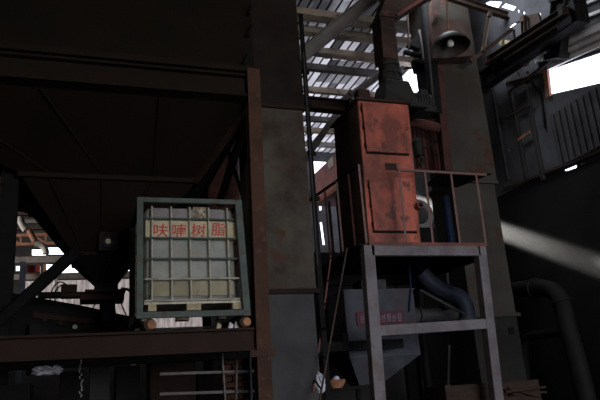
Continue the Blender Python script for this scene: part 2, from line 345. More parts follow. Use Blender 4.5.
# horizontal sheets above the window, its light put into their pale colour
for i, (y0, y1) in enumerate(((44, 36), (52, 45), (60, 54))):
    a, b = P(548, y0 + 8, X=XR - 0.05), P(606, y0 - 18, X=XR - 0.05)
    MB().bar(a, b, 0.05, 0.07).build('trim_%d' % (i + 1), 'brightstrip', kind='structure')
a, b = P(502, 190, X=XR - 0.05), P(604, 148, X=XR - 0.05)
MB().bar(a, b, 0.07, 0.07, kind='L').build('trim_4', 'truss', kind='structure')
a, b = P(505, 82, X=XR - 0.05), P(548, 70, X=XR - 0.05)
MB().bar(a, b, 0.05, 0.05).build('trim_5', 'rafter', kind='structure')
a, b = P(546, 70, X=XR - 0.05), P(549, 97, X=XR - 0.05)
MB().bar(a, b, 0.05, 0.10).build('window_1', 'truss_red', kind='structure')
for px in (497, 515, 531):
    a, b = P(px - 5, 90, X=XR - 0.06), P(px, 186, X=XR - 0.06)
    MB().bar(a, (a.x, a.y, b.z), 0.05, 0.07).build('trim_6', 'wall', kind='structure')
# brick partition, then a dark wall added to keep the background unlit
MB().box((1.35, 12.0, 3.9), (2.9, 12.1, ZR)).build('wall_inner_left', 'brick', kind='structure')
MB().box((3.3, 10.75, 0), (5.5, 10.85, 4.1)).build('wall_dark_backing', 'wall', kind='structure')

# ------------------------------------------------------------------ roof steel
g = 'roof purlins over the middle bay'
ppx = [(18.5, 336), (36, 350), (55, 346), (70, 337), (92, 335), (120, 325), (131, 321), (145, 325), (159, 325)]
pl = ['topmost pale purlin above the long diagonal rafter', 'second wide pale purlin down the lit roof', 'third pale purlin down, crossing the middle of the lit roof',
      'fourth grey purlin down the lit roof', 'thin pale purlin just above the brown cross beam', 'purlin just below the brown cross beam', 'second purlin below the brown cross beam',
      'purlin over the bright gap by the grey duct', 'farthest purlin at the eaves above the bright gap']
for i, (y, x) in enumerate(ppx):
    q = P(x, y, Z=ZR - 0.09)
    wd = (0.26, 0.20, 0.20, 0.16, 0.12, 0.12, 0.12, 0.12, 0.12)[i]
    o = MB().bar((3.0, q.y, ZR - 0.09), (9.3 if q.y > 16 else XR - 0.05, q.y, ZR - 0.09), wd, 0.15, kind='C').build('roof_purlin', 'purlin' if i in (0, 1, 2, 4, 6) else 'rafter', label=pl[i], category='purlin', group=g)
def beam(name, p, q, wd, h, m, label, cat='beam', kind='I', up=(0, 0, 1), group=None, plates=True):
    p, q = V(p), V(q); t = thing(name, p, label, cat, group)
    MB().bar(p, q, wd, h, up, kind).build('bar', m, t, bevel=0.004)
    if plates:
        d = (q - p).normalized()
        for e, sgn in ((p, 1), (q, -1)):
            c = e + d * sgn * 0.06
            MB().bar(c - d * 0.05, c + d * 0.05, wd * 1.25, h * 1.12, up).build('end_plate', m, t)
    return t
beam('rafter', P(296, 60, Y=9.3), P(380, -8, Y=9.3), 0.16, 0.24, 'rafter', 'long dark diagonal rafter crossing in front of the lit roof', 'rafter')
beam('truss_brace', P(337, 106, Y=12.5), P(392, 66, Y=12.5), 0.14, 0.17, 'paledusty', 'pale grey slanting brace rising from the orange cabinet roof line', 'brace')
beam('truss_brace', P(303, 162, Y=12), P(352, 92, Y=12), 0.10, 0.14, 'rafter', 'thin brace slanting up to the brown cross beam from the grey duct', 'brace')
beam('cross_beam', P(300, 103, Y=10), P(352, 108, Y=10), 0.2, 0.23, 'beam', 'dark brown cross beam between the grey duct and the orange cabinet', 'beam')
MB().box((2.95, 9.9, 0), (3.1, 10.1, ZR)).build('steel_post', 'black', label='dark post behind the grey duct carrying the cross beam', category='post')
# sheet metal gallery at the far right of the roof gap
G = 6.6
t = thing('conveyor_gallery', P(345, 170, X=G), 'dusty red sheet metal gallery slanting away behind the orange cabinet', 'gallery')
q = [P(356, 134, X=G), P(310, 178, X=G), P(312, 206, X=G), P(356, 176, X=G)]
MB().prism(q, (0.8, 0, 0)).build('casing', 'gallery', t)
MB().prism([q[3] + V((-.03, 0, 0.05)), q[2] + V((-.03, 0, 0.05)), q[2] + V((-.03, 0, -0.05)), q[3] + V((-.03, 0, -0.05))], (0.03, 0, 0)).build('trim_strip', 'oxide_dark', t)
MB().bar((G + 0.4, 14.5, 0), (G + 0.4, 14.5, 7.2), 0.15, 0.15, (0, 1, 0)).build('support_leg', 'black', t)
c = P(331, 163, X=G - 0.02)
MB().box((c.x - 0.01, c.y - 0.2, c.z - 0.14), (c.x + 0.01, c.y + 0.2, c.z + 0.14)).build('patch_plate', 'paledusty', t)

MB().prism([P(547, 48, X=XR - 0.03), P(606, 20, X=XR - 0.03), P(606, 47, X=XR - 0.03), P(548, 67, X=XR - 0.03)], (-0.01, 0, 0)).build('trim_10', 'paledusty', kind='structure')  # pale panel stands in for the lit stretch of wall above the window
for i, (x0, y0, x1, y1) in enumerate(((556, 16, 606, -5), (570, 23, 606, 9), (536, 62, 552, 57))):
    MB().bar(P(x0, y0, X=XR - 0.06), P(x1, y1, X=XR - 0.06), 0.05, 0.05).build('trim_%d' % (7 + i), 'brightstrip', kind='structure')
# right hand roof truss
R_ = 7.1
def rp(x, y, X=R_): return P(x, y, X=X)
beam('roof_truss_chord', rp(480, 84), rp(582, 10), 0.2, 0.34, 'black', 'broad dark truss chord climbing to the upper right corner', 'truss')
beam('roof_truss_chord', rp(486, 62, 6.9), rp(566, 10, 6.9), 0.1, 0.12, 'beam', 'thinner truss chord just above the broad dark one', 'truss')
beam('roof_truss_brace', P(470, 62, Y=8.6), P(524, 20, Y=8.6), 0.05, 0.07, 'chute', 'slanting angle brace running up right of the pendant lamp', 'brace', 'L')
beam('roof_truss_brace', P(483, 52, Y=8.6), P(490, 12, Y=8.6), 0.05, 0.06, 'truss', 'thin upright angle right of the pendant lamp', 'brace', 'L')
beam('roof_tie_beam', P(440, -6, Y=8.7), P(526, 22, Y=8.7), 0.1, 0.13, 'truss', 'brown tie beam sloping down under the roof holes', 'beam')
beam('roof_strut', P(524, 16, X=7.2), P(525, 66, X=7.2), 0.08, 0.09, 'truss', 'short brown strut hanging below the small roof holes', 'strut')
for (x0, y0, x1, y1, lb) in ((497, 56, 548, 22, 'thin dark lacing bar above the broad truss chord, upper of two'), (503, 60, 556, 26, 'thin dark lacing bar above the broad truss chord, lower of two'),
                            (508, 92, 560, 53, 'ragged dark strip hanging just under the broad truss chord')):
    MB().bar(rp(x0, y0, 7.35 if x0 == 508 else 7.0), rp(x1, y1, 7.35 if x0 == 508 else 7.0), 0.04, 0.06, kind='L').build('lacing_bar', 'chute', label=lb, category='bar')
MB().prism([P(528, 15, X=7.25), P(538, 13, X=7.25), P(541, 24, X=7.25), P(528, 38, X=7.25)], (0.04, 0, 0)).build('gusset_plate', 'truss', label='rusty gusset plate beside the short brown strut', category='plate')
MB().prism([P(499, 39, X=7.2), P(511, 41, X=7.2), P(510, 46, X=7.2), P(499, 45, X=7.2)], (0.05, 0, 0)).build('junction_box', 'wood', label='small pale box on the dark roof right of the pendant lamp', category='box')
beam('roof_truss_chord', P(556, 60, X=7.3), P(562, -6, X=7.3), 0.16, 0.34, 'black', 'dark upright truss plate left of the lit upper wall', 'truss')
t = MB().tube(smooth_path([P(527, 72, X=7.46), P(533, 84, X=7.46), P(541, 96, X=7.46), P(545, 128, X=7.46)]), 0.022).build('hanging_cable', 'black', smooth=True, label='black cable drooping down the wall left of the window', category='cable')
MB().tube([P(518, 72, X=7.475), P(522, 86, X=7.475)], 0.012).build('hanging_cable', 'black', label='short black cable end hanging left of the long cable', category='cable')
MB().bar(P(505, 118, X=7.4), P(531, 104, X=7.4), 0.03, 0.04).build('wall_brace', 'truss', label='slanting brace on the dark wall below the cable', category='brace')
MB().bar(P(518, 140, X=7.4), P(530, 132, X=7.4), 0.03, 0.05).build('wall_bracket', 'truss_red', label='small rusty bracket low on the dark wall right of the olive column', category='bracket')

# ------------------------------------------------------------------ hopper on its frame
t = thing('storage_hopper', (0.2, 9, 3.6), 'huge dark rust steel hopper filling the upper left, tapering to a funnel', 'hopper')
HX0, HX1, HY0, HY1 = -2.6, 1.9, 7.12, 11.0
zt, zm = 5.2, 4.47
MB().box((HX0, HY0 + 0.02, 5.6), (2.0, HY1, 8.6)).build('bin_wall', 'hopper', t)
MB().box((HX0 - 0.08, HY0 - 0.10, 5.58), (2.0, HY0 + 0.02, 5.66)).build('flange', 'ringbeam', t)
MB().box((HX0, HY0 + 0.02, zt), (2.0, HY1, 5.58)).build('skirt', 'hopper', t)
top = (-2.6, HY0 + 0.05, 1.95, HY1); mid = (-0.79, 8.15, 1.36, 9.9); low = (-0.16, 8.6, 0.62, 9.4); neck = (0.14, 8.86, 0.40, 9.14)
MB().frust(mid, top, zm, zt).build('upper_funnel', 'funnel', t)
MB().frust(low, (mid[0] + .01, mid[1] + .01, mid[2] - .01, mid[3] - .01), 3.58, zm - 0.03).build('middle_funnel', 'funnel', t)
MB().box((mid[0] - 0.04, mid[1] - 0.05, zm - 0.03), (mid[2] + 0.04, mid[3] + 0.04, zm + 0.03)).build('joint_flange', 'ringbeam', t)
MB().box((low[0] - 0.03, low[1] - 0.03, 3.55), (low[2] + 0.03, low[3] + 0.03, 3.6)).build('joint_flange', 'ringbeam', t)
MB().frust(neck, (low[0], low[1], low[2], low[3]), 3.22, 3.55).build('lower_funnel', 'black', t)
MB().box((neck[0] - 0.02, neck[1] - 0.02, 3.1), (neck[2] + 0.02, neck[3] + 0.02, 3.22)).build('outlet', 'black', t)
for fx in (-1.9, -0.55, 0.8):      # seam stiffeners down the front of the funnel
    u = (fx - top[0]) / (top[2] - top[0]); mx_ = mid[0] + u * (mid[2] - mid[0]); lx_ = low[0] + u * (low[2] - low[0])
    MB().bar((fx, top[1] - 0.02, zt - 0.02), (mx_, mid[1] - 0.02, zm + 0.03), 0.03, 0.04, (0, -1, 0)).build('stiffener', 'funnel', t)
    MB().bar((mx_, mid[1] - 0.02, zm - 0.03), (lx_, low[1] - 0.02, 3.62), 0.03, 0.03, (0, -1, 0)).build('stiffener', 'funnel', t)
MB().bar((1.95, HY0 + 0.0, zt), (mid[2], mid[1] - 0.02, zm), 0.05, 0.10, (0, 0, 1)).build('corner_strip', 'beam', t)
for px, py in ((251, 2), (250, 24), (246, 52)):       # short cleats on the right edge of the bin
    MB().bar(P(px + 4, py, Y=7.05), P(px - 2, py + 12, Y=7.05), 0.03, 0.03).build('cleat', 'black', t)
# square flood lamp on the funnel
t = thing('flood_lamp', P(108, 242, Y=8.42), 'square flood lamp with a round yellow eye on the hopper funnel', 'lamp')
a, b = P(99, 232, Y=8.45), P(118, 251, Y=8.45)
MB().box((a.x, 8.42, b.z), (b.x, 8.56, a.z)).build('housing', 'beam', t, bevel=0.01)
c = P(108, 242, Y=8.42)
MB().tube([(c.x, 8.43, c.z), (c.x, 8.39, c.z)], 0.075, 24).build('bezel', 'lens', t, smooth=True)
MB().tube([(c.x, 8.40, c.z), (c.x, 8.375, c.z)], 0.034, 20).build('lens', 'brass', t, smooth=True)
MB().bar((c.x, 8.5, b.z), (c.x, 8.56, 3.6), 0.02, 0.02).build('bracket', 'black', t)

# outer brown posts and beams
t = thing('steel_post', (1.9, 7.1, 0), 'tall brown post right of the white tank', 'post')
MB().bar((1.87, 7.08, 0), (1.95, 7.08, 5.62), 0.165, 0.16, (0, 1, 0), 'I').build('post_shaft', 'brown', t, bevel=0.004)
MB().box((1.74, 6.98, 2.05), (2.02, 7.0, 2.12)).build('splice_plate', 'brown', t)
MB().box((1.72, 6.92, 0), (2.06, 7.24, 0.03)).build('base_plate', 'brown', t)
t = thing('hopper_ring_beam', (0, 7.06, 5.2), 'wide dark brown beam under the hopper wall', 'beam')
MB().box((-2.8, 7.06, 5.24), (1.84, 7.10, 5.56)).build('web', 'ringbeam', t)
MB().box((-2.8, 6.96, 5.2), (1.84, 7.12, 5.24)).build('flange', 'ringbeam', t)
MB().box((-2.8, 6.98, 5.49), (1.84, 7.06, 5.52)).build('flange', 'ringbeam', t)
t = thing('shelf_beam', (0, 7.06, 2.12), 'deep brown steel beam the white tank stands on', 'beam')
MB().box((-2.8, 7.04, 2.14), (1.80, 7.08, 2.35)).build('web', 'shelfbeam', t)
MB().box((-2.8, 6.97, 2.345), (1.80, 7.16, 2.37)).build('flange', 'shelfbeam', t)
MB().box((-2.8, 6.97, 2.12), (1.80, 7.16, 2.14)).build('flange', 'shelfbeam', t)
t = thing('shelf_beam', (0, 8.25, 2.12), 'rear shelf beam behind the white tank', 'beam')
MB().bar((-2.8, 8.28, 2.245), (1.95, 8.28, 2.245), 0.12, 0.25, kind='I').build('bar', 'black', t)
# left posts
beam('steel_post', (-0.93, 8.35, 0), (-0.93, 8.35, 4.9), 0.20, 0.2, 'black', 'broad black post at the left edge under the hopper', 'post', up=(0, 1, 0))
beam('steel_post', (-1.0, 7.75, 0), (-1.0, 7.75, 4.3), 0.07, 0.07, 'beam', 'thin brown post left of the broad black post', 'post', up=(0, 1, 0))
beam('steel_post', (2.02, 11.1, 0), (2.02, 11.1, 6.0), 0.14, 0.14, 'black', 'black post behind the tank, right rear of the hopper', 'post', up=(0, 1, 0))
beam('diagonal_brace', P(78, 250, Y=8.56), P(-6, 326, Y=8.1), 0.10, 0.14, 'black', 'black diagonal brace falling left from the funnel tip', 'brace', plates=False)
beam('diagonal_brace', P(246, 122, Y=7.4), P(219, 204, Y=8.9), 0.09, 0.09, 'black', 'steep black brace between the funnel and the tall brown post', 'brace', plates=False)
beam('diagonal_brace', P(222, 130, Y=8.9), P(243, 196, Y=8.9), 0.05, 0.06, 'brown', 'thin brown brace just left of the tall brown post', 'brace', 'L', plates=False)
MB().box((-1.05, 7.5, 4.1), (-0.96, 7.55, 4.3)).build('gauge_box', 'lens', label='small blue grey box on the thin left post', category='box')

# slide gate below the outlet
t = thing('slide_gate', (0.25, 9, 3.0), 'rusty slide gate valve with side cylinder under the hopper outlet', 'valve')
MB().box((0.0, 8.8, 3.11), (0.52, 9.2, 3.14)).build('gate_body', 'gaterust', t)
MB().box((-0.06, 8.78, 3.0), (0.50, 9.2, 3.05)).build('gate_flange', 'gaterust', t)
MB().box((-0.30, 8.9, 3.06), (0.48, 9.08, 3.13)).build('slide_frame', 'gaterust', t, bevel=0.01)
MB().tube([(-0.58, 8.98, 3.10), (-0.28, 8.98, 3.10)], 0.045, 14).build('air_cylinder', 'black', t, smooth=True)
MB().box((-0.30, 8.9, 3.1), (-0.10, 9.05, 3.23)).build('solenoid_box', 'gaterust', t, bevel=0.01)
MB().tube([(0.46, 8.9, 3.16), (0.54, 8.9, 3.15), (0.6, 8.9, 3.12)], 0.02, 10).build('handle', 'pipe', t, smooth=True)
MB().tube([(0.29, 9, 3.02), (0.31, 9, 2.72)], [0.10, 0.11], 18).build('down_pipe', 'black', t, smooth=True)
for i, q in enumerate(([(50, 300), (53, 288), (60, 282), (68, 286), (70, 291)], [(58, 306), (54, 295), (60, 286), (66, 284)], [(118, 296), (122, 306), (128, 318), (134, 324)], [(100, 297), (94, 306), (92, 312)])):
    MB().tube(smooth_path([P(x, y, Y=9.1) for x, y in q]), 0.009, 8).build('air_hose', 'black', smooth=True,
        label=['thin black hose looping up to the slide gate cylinder', 'second black hose loop left of the slide gate cylinder', 'thin hose hanging right of the outlet pipe', 'short hose below the slide gate, left of the pipe'][i], category='hose')
# inclined conveyor
t = thing('inclined_conveyor', P(60, 320, Y=9.4), 'dark inclined conveyor trough behind the shelf beam under the hopper', 'conveyor')
q = [P(-8, 289, Y=9.4), P(34, 297, Y=9.4), P(80, 305, Y=9.4), P(142, 319, Y=9.4), P(142, 336, Y=9.4), P(-8, 336, Y=9.4)]
MB().prism(q, (0, 0.6, 0)).build('trough', 'black', t)
MB().bar(q[1] + V((0, -0.03, -0.25)), q[3] + V((0, -0.03, -0.12)), 0.04, 0.07).build('side_channel', 'beam', t)
for px, py in ((45, 320), (60, 323), (75, 327)):
    c = P(px, py, Y=9.36)
    MB().tube([(c.x, 9.41, c.z), (c.x, 9.33, c.z)], 0.032, 12).build('roller_end', 'beam' if px != 75 else 'paledusty', t, smooth=True)
c = [P(30, 322, Y=9.2), P(48, 328, Y=9.2), P(50, 336, Y=9.2) - V((0, 0, 0.5)), P(28, 336, Y=9.2) - V((0, 0, 0.5))]
MB().prism(c, (0, 0.06, 0)).build('grey_offcut_sheet', 'wallpipe', label='grey sheet offcut leaning below the conveyor at left', category='sheet')

# ------------------------------------------------------------------ tank (intermediate bulk container)
t = thing('bulk_liquid_tank', (1.13, 7.65, 2.6), 'white caged liquid tank with red painted characters on the brown beam', 'tank')
def rbox(name, x0, x1, y0, y1, z0, z1, m, r=0.07, par=t):
    return MB().box((x0, y0, z0), (x1, y1, z1)).build(name, m, par, bevel=r)
TX0, TX1 = 0.625, 1.68
rows = [3.835, 3.655, 3.425, 3.185, 2.955, 2.715]
rbox('tank_body', TX0, TX1, 7.22, 8.2, 2.70, 3.83, 'tank', 0.09)
# thin moulded skins per row: dusty top, clean middle, stained foot
MB().box((TX0 + 0.09, 7.208, 3.66), (TX1 - 0.09, 7.225, 3.79)).build('dusty_top_band', 'tanktop', t, bevel=0.003)
MB().box((TX0 + 0.05, 7.208, 2.77), (TX1 - 0.05, 7.225, 2.94)).build('stained_bottom_band', 'tanklow', t, bevel=0.003)
MB().box((TX0 + 0.01, 7.196, 3.44), (TX1 - 0.0, 7.21, 3.645)).build('label_board', 'cream', t, label='cream board with four red characters')
a, b = P(193, 207, Y=7.2), P(206, 218, Y=7.2)
MB().box((a.x, 7.2, b.z), (b.x, 7.207, a.z)).build('paper_label', 'stained', t, label='torn yellowed paper label')
# cage
def bent(path): return smooth_path(path, 3)
vx = [P(x, 250, Y=7.17).x for x in (152, 171.4, 190.3, 209.4, 228.3)]
for x in vx: MB().tube([(x, 7.165, 2.68), (x, 7.165, 3.80), (x, 7.3, 3.84), (x, 8.2, 3.84)], 0.0115, 8).build('cage_upright', 'cage', t, smooth=True)
for z in rows[1:]: MB().tube([(TX0 - 0.03, 8.2, z), (TX0 - 0.03, 7.2, z), (TX0 - 0.0, 7.15, z), (TX1 + 0.0, 7.15, z), (TX1 + 0.03, 7.2, z), (TX1 + 0.03, 8.2, z)], 0.0125, 8).build('cage_hoop', 'cage' if z < 3.0 else 'green', t, smooth=True)
for y in (7.5, 7.75, 8.0):
    for x in (TX0 - 0.03, TX1 + 0.03): MB().tube([(x, y, 2.68), (x, y, 3.82)], 0.011, 8).build('cage_upright', 'cage', t, smooth=True)
MB().tube([(1.15, 7.7, 3.78), (1.15, 7.7, 3.87)], 0.09, 24).build('filler_cap', 'black', t, smooth=True)
# pallet under the tank
for x0, x1 in ((0.66, 0.75), (1.08, 1.24), (1.60, 1.70)):
    for y0 in (7.15, 8.0): MB().box((x0, y0, 2.60), (x1, y0 + 0.14, 2.675)).build('pallet_block', 'wood', t, bevel=0.004)
MB().box((0.62, 7.16, 2.675), (1.71, 8.15, 2.70)).build('pallet_deck', 'cage', t)
# red hand-painted characters, four glyphs spaced across the board, on the front of the board
txt = '呋喃树脂'
for i, ch in enumerate(txt):
    cu = bpy.data.curves.new('glyph', 'FONT'); cu.body = ch; cu.size = 0.2; cu.extrude = 0.002; cu.offset = 0.0022; cu.resolution_u = 3
    tmp = bpy.data.objects.new('glyph', cu); C.objects.link(tmp); bpy.context.view_layer.update()
    me = bpy.data.meshes.new_from_object(tmp.evaluated_get(bpy.context.evaluated_depsgraph_get()))
    bpy.data.objects.remove(tmp)
    xs = [v.co.x for v in me.vertices]; ys = [v.co.y for v in me.vertices]
    cx_, cy_ = (min(xs) + max(xs)) / 2, (min(ys) + max(ys)) / 2
    c = P((161, 179, 198.5, 218.5)[i], (230.5, 230.5, 230.5, 229.5)[i], Y=7.19)
    s_ = (0.165 / (max(xs) - min(xs)), 0.158 / (max(ys) - min(ys)))
    for v in me.vertices:
        x, y, z = v.co
        x = (x - cx_) * s_[0]; y = (y - cy_) * s_[1]
        v.co = V((c.x + x + y * 0.06, 7.192 - z, c.z + 0.004 + y + x * (-0.03, 0.05, 0.02, -0.02)[i]))
    me.materials.clear(); me.materials.append(M['redpaint'])
    o = bpy.data.objects.new('painted_character', me); C.objects.link(o); o.parent = t
    o.matrix_parent_inverse = Matrix.Translation(-t.location)
# outer angle-iron frame
t = thing('angle_iron_crate', (1.15, 7.65, 2.5), 'grey green angle iron frame enclosing the white tank', 'frame')
fx0, fx1, fy0, fy1, fz0, fz1 = 0.53, 1.79, 7.08, 8.3, 2.515, 3.885
for x, nx in ((fx0, 0.07), (fx1, -0.08)):
    for y in (fy0, fy1 - 0.06):
        MB().hexa([(x, y, fz0), (x + nx, y, fz0), (x + nx, y + 0.06, fz0), (x, y + 0.06, fz0),
                   (x - (0.05 if nx < 0 else 0), y, fz1), (x + nx - (0.05 if nx < 0 else 0), y, fz1), (x + nx - (0.05 if nx < 0 else 0), y + 0.06, fz1), (x - (0.05 if nx < 0 else 0), y + 0.06, fz1)]).build('upright', 'green' if y < 8 else 'wall', t, bevel=0.003)  # rear uprights and side rails coloured dark to stand for shade
for y in (fy0, fy1 - 0.06):
    MB().box((fx0, y + .005, fz0 + 0.005), (fx1, y + 0.055, fz0 + (0.07 if y < 8 else 0.03))).build('bottom_rail', 'green', t, bevel=0.003)
    MB().box((fx0, y + .005, fz1 - 0.055), (fx1 - 0.05, y + 0.055, fz1)).build('top_rail', 'green', t, bevel=0.003)
for x in (fx0 + 0.01, fx1 - 0.07):
    MB().box((x, fy0 + 0.05, fz0 + 0.005), (x + 0.05, fy1 - 0.06, fz0 + 0.06)).build('side_rail', 'wall', t)
    MB().box((x - 0.03 * (x > 1), fy0 + 0.05, fz1 - 0.05), (x + 0.05 - 0.04 * (x > 1), fy1 - 0.06, fz1 - 0.005)).build('side_rail', 'wall', t)
# round timbers carrying the frame
for (x, r), lb in zip((((0.665), 0.065), ((1.70), 0.062)), ('short round timber under the left end of the tank frame', 'short round timber with an orange cut end under the right end of the tank frame')):
    t = thing('timber_log', (x, 7.0, 2.44), lb, 'log', None)
    MB().tube([(x, 6.99, 2.372 + r), (x, 8.3, 2.372 + r)], r, 16).build('bark', 'log', t, smooth=True)
    MB().tube([(x + 0.015, 6.972, 2.372 + r), (x + 0.015, 6.992, 2.372 + r)], r * 0.72, 16).build('cut_end', 'logend' if x > 1 else 'truss_red', t)
for px, py, n in ((216, 322, 'wood'), (228, 320, 'plastic'), (234, 322, 'plastic')):
    c = P(px, py, Y=7.09); c.z = 2.37
    MB().prism([c, c + V((0.05, 0, 0)), c + V((0.06, 0, 0.05)), c + V((0.02, 0, 0.08))], (0, 0.03, 0.01)).build('plastic_scrap' if n != 'wood' else 'wood_wedge', n, label={216: 'small wood wedge under the tank frame', 228: 'white plastic scrap under the tank, left of the orange log end', 234: 'crumpled white scrap next to the orange log end'}[px], category='scrap')

# ------------------------------------------------------------------ grey duct right of the post
t = thing('elevator_duct', (2.45, 8, 0), 'tall grey grimy rectangular duct behind the tall brown post', 'duct')
for z0, z1 in ((0.0, 2.84), (2.90, 5.39), (5.45, 9.0)):
    MB().box((2.05, 7.62, z0), (2.80 + (0.03 if z0 > 5 else -0.04 if z0 < 1 else 0), 8.4, z1)).build('duct_section', 'duct' if 2 < z0 < 5 else 'ductlow' if z0 < 2 else 'ductshade', t, bevel=0.012)
for z in (2.84, 5.39):
    MB().box((2.02, 7.585, z), (2.83, 8.43, z + 0.06)).build('duct_flange', 'beam', t, bevel=0.003)
t = thing('angle_post', (2.88, 7.75, 0), 'slim dark angle post along the right edge of the grey duct', 'post')
MB().bar((2.86, 7.72, 0), (2.905, 7.72, 7.0), 0.07, 0.07, (0, 1, 0), 'L').build('angle_bar', 'black', t)
for z in (4.1, 4.75, 5.5, 6.0):
    MB().box((2.85, 7.66, z), (2.96, 7.70, z + 0.05)).build('bolt_tab', 'black', t)
MB().tube([(2.83, 7.60, 3.2), (2.87, 7.60, 6.3)], 0.012, 8).build('conduit_pipe', 'pipe', smooth=True, label='thin grey conduit running up the edge of the grey duct', category='pipe')

# ------------------------------------------------------------------ work platform with legs
t = thing('work_platform', (4.4, 8.5, 0), 'grey steel platform frame carrying the orange cabinet', 'platform')
X0, X1, Y0, Y1 = 3.42, 5.40, 7.6, 9.7
ZD = 3.47
for xt, xb, wl in ((3.585, 3.48, 0.155), (5.34, 5.18, 0.135)):
    for y in (Y0, Y1 - 0.14):
        MB().bar((xt, y + 0.07, ZD), (xb, y + 0.07, 0), wl, 0.14, (0, 1, 0)).build('leg', 'stand' if y < 8 else 'black', t, bevel=0.006)  # rear legs and inner beams black, shade under the deck put into colour
MB().bar((X0 + 0.2, Y0 + 0.05, ZD - 0.07), (X1 - 0.1, Y0 + 0.05, ZD - 0.07), 0.1, 0.14, kind='C').build('front_beam', 'stand', t)
MB().bar((X0 + 0.17, Y0 + 0.06, 2.34), (X1 - 0.13, Y0 + 0.06, 2.38), 0.1, 0.135).build('middle_beam', 'stand', t, bevel=0.006)
for x in (X0 + 0.12, X1 - 0.08):
    MB().bar((x, Y0 + 0.1, ZD - 0.1), (x, Y1, ZD - 0.1), 0.1, 0.16, kind='I').build('side_beam', 'black', t)
MB().bar((X0 + 0.0, Y0 + 0.7, 2.32), (X0 + 0.0, Y1, 2.32), 0.08, 0.14).build('side_beam', 'black', t)
MB().bar((2.95, 8.35, 2.22), (4.3, 8.35, 2.22), 0.06, 0.13).build('cross_beam', 'black', t)
MB().bar((X0 + 0.1, Y1 - 0.05, ZD - 0.1), (X1 - 0.1, Y1 - 0.05, ZD - 0.1), 0.1, 0.16).build('rear_beam', 'black', t)
MB().box((X0 + 0.02, Y0 + 0.02, ZD), (X1 + 0.02, Y1, ZD + 0.015)).box((X1 + 0.02, 8.25, ZD), (5.86, Y1, ZD + 0.015)).build('deck_plate', 'black', t)
MB().box((X0 + 0.16, Y0 - 0.01, ZD - 0.005), (X1 + 0.03, Y0 + 0.04, ZD + 0.04)).build('deck_edge', 'oxide_dark', t, label='reddish deck edge strip')
# guard rails
t = thing('guard_rail', (4.4, 7.65, ZD), 'thin front guard rail standing on the platform edge before the orange cabinet', 'railing')
zr = 4.57
MB().bar((4.15, Y0 + 0.02, zr), (5.62, Y0 + 0.02, zr - 0.01), 0.035, 0.035).build('top_rail', 'rail', t)
for px in (398, 424, 450, 475):
    x = P(px, 173, Y=Y0).x
    MB().bar((x, Y0 + 0.02, ZD + 0.015), (x + 0.02, Y0 + 0.02, zr), 0.032, 0.032, (0, 1, 0), 'L').build('railing_post', 'rail', t)
MB().prism([(4.9, Y0 - 0.0, zr + 0.018), (5.75, Y0 + 0.05, zr + 0.018), (5.55, Y0 + 0.7, zr + 0.018), (4.95, Y0 + 0.7, zr + 0.018)], (0, 0, 0.01)).build('shelf_sheet', 'black', label='loose dark sheet lying on the right end of the guard rail', category='sheet')
t = thing('guard_rail', (3.5, 8.6, ZD), 'side guard rail on the left edge of the platform, running back to the duct', 'railing')
MB().bar((3.58, Y0 + 0.05, 4.62), (3.45, 9.9, 4.70), 0.03, 0.035).build('top_rail', 'black', t)
for i, px in enumerate((359, 347.5, 337, 326.5, 317, 311)):
    y = (7.66, 8.0, 8.4, 8.85, 9.35, 9.7)[i]; x = 3.575 - (y - 7.66) * 0.058
    MB().bar((x, y, ZD + 0.01 if i < 5 else 3.4), (x, y, 4.64), 0.032, 0.032, (0, 1, 0), 'L').build('railing_post', ('rail', 'rustpipe', 'rail', 'rustpipe', 'oxide_dark', 'rail')[i], t)

# orange cabinet
t = thing('dust_cabinet', (4.2, 8.3, ZD), 'tall orange red oxide steel cabinet on the platform', 'cabinet')
CX0, CX1, CY0, CY1, CZ1 = 3.79, 4.63, 7.9, 8.90, 5.76
MB().hexa([(3.73, CY0, ZD + 0.02), (4.54, CY0, ZD + 0.02), (4.54, CY1, ZD + 0.02), (3.73, CY1, ZD + 0.02), (CX0, CY0, CZ1), (CX1, CY0, CZ1), (CX1, CY1, CZ1), (CX0, CY1, CZ1)]).build('cabinet_body', 'orange', t, bevel=0.008)
MB().hexa([(3.726, CY0 + .02, ZD + 0.03), (3.732, CY0 + .02, ZD + 0.03), (3.732, CY1, ZD + 0.03), (3.726, CY1, ZD + 0.03), (3.785, CY0 + .02, 5.74), (3.79, CY0 + .02, 5.74), (3.79, CY1, 5.74), (3.785, CY1, 5.74)]).build('shaded_side', 'sideshade', t, label='left side of the cabinet, shade put into its darker brown')
MB().box((CX0 - 0.05, CY0 - 0.05, CZ1), (CX1 + 0.04, CY1 + 0.05, CZ1 + 0.035)).build('cabinet_lid', 'lid', t, bevel=0.004)
def hatch(px0, py0, px1, py1, name):
    a, b = P(px0, py0, Y=CY0 - 0.03), P(px1, py1, Y=CY0 - 0.03)
    MB().box((a.x - 0.012, CY0 - 0.006, b.z - 0.03), (b.x + 0.012, CY0 + 0.002, a.z + 0.01)).build('seal_gap', 'black', t, label='black gap around the %s' % name)
    d = MB().box((a.x, CY0 - 0.035, b.z), (b.x, CY0 - 0.004, a.z)).build('hatch_door', 'orange', t, bevel=0.006)
    for k in range(3):
        z = a.z - (a.z - b.z) * (0.12 + 0.38 * k)
        h = MB().tube([(a.x - 0.012, CY0 - 0.03, z - 0.04), (a.x - 0.012, CY0 - 0.03, z + 0.04)], 0.012, 8).build('hinge', 'black', d)
        h.matrix_parent_inverse = Matrix.Identity(4)
    h = MB().box((b.x - 0.01, CY0 - 0.05, (a.z + b.z) / 2 - 0.015), (b.x + 0.02, CY0 - 0.03, (a.z + b.z) / 2 + 0.015)).build('latch', 'oxide_dark', d, bevel=0.004)
    h.matrix_parent_inverse = Matrix.Identity(4)
    return d
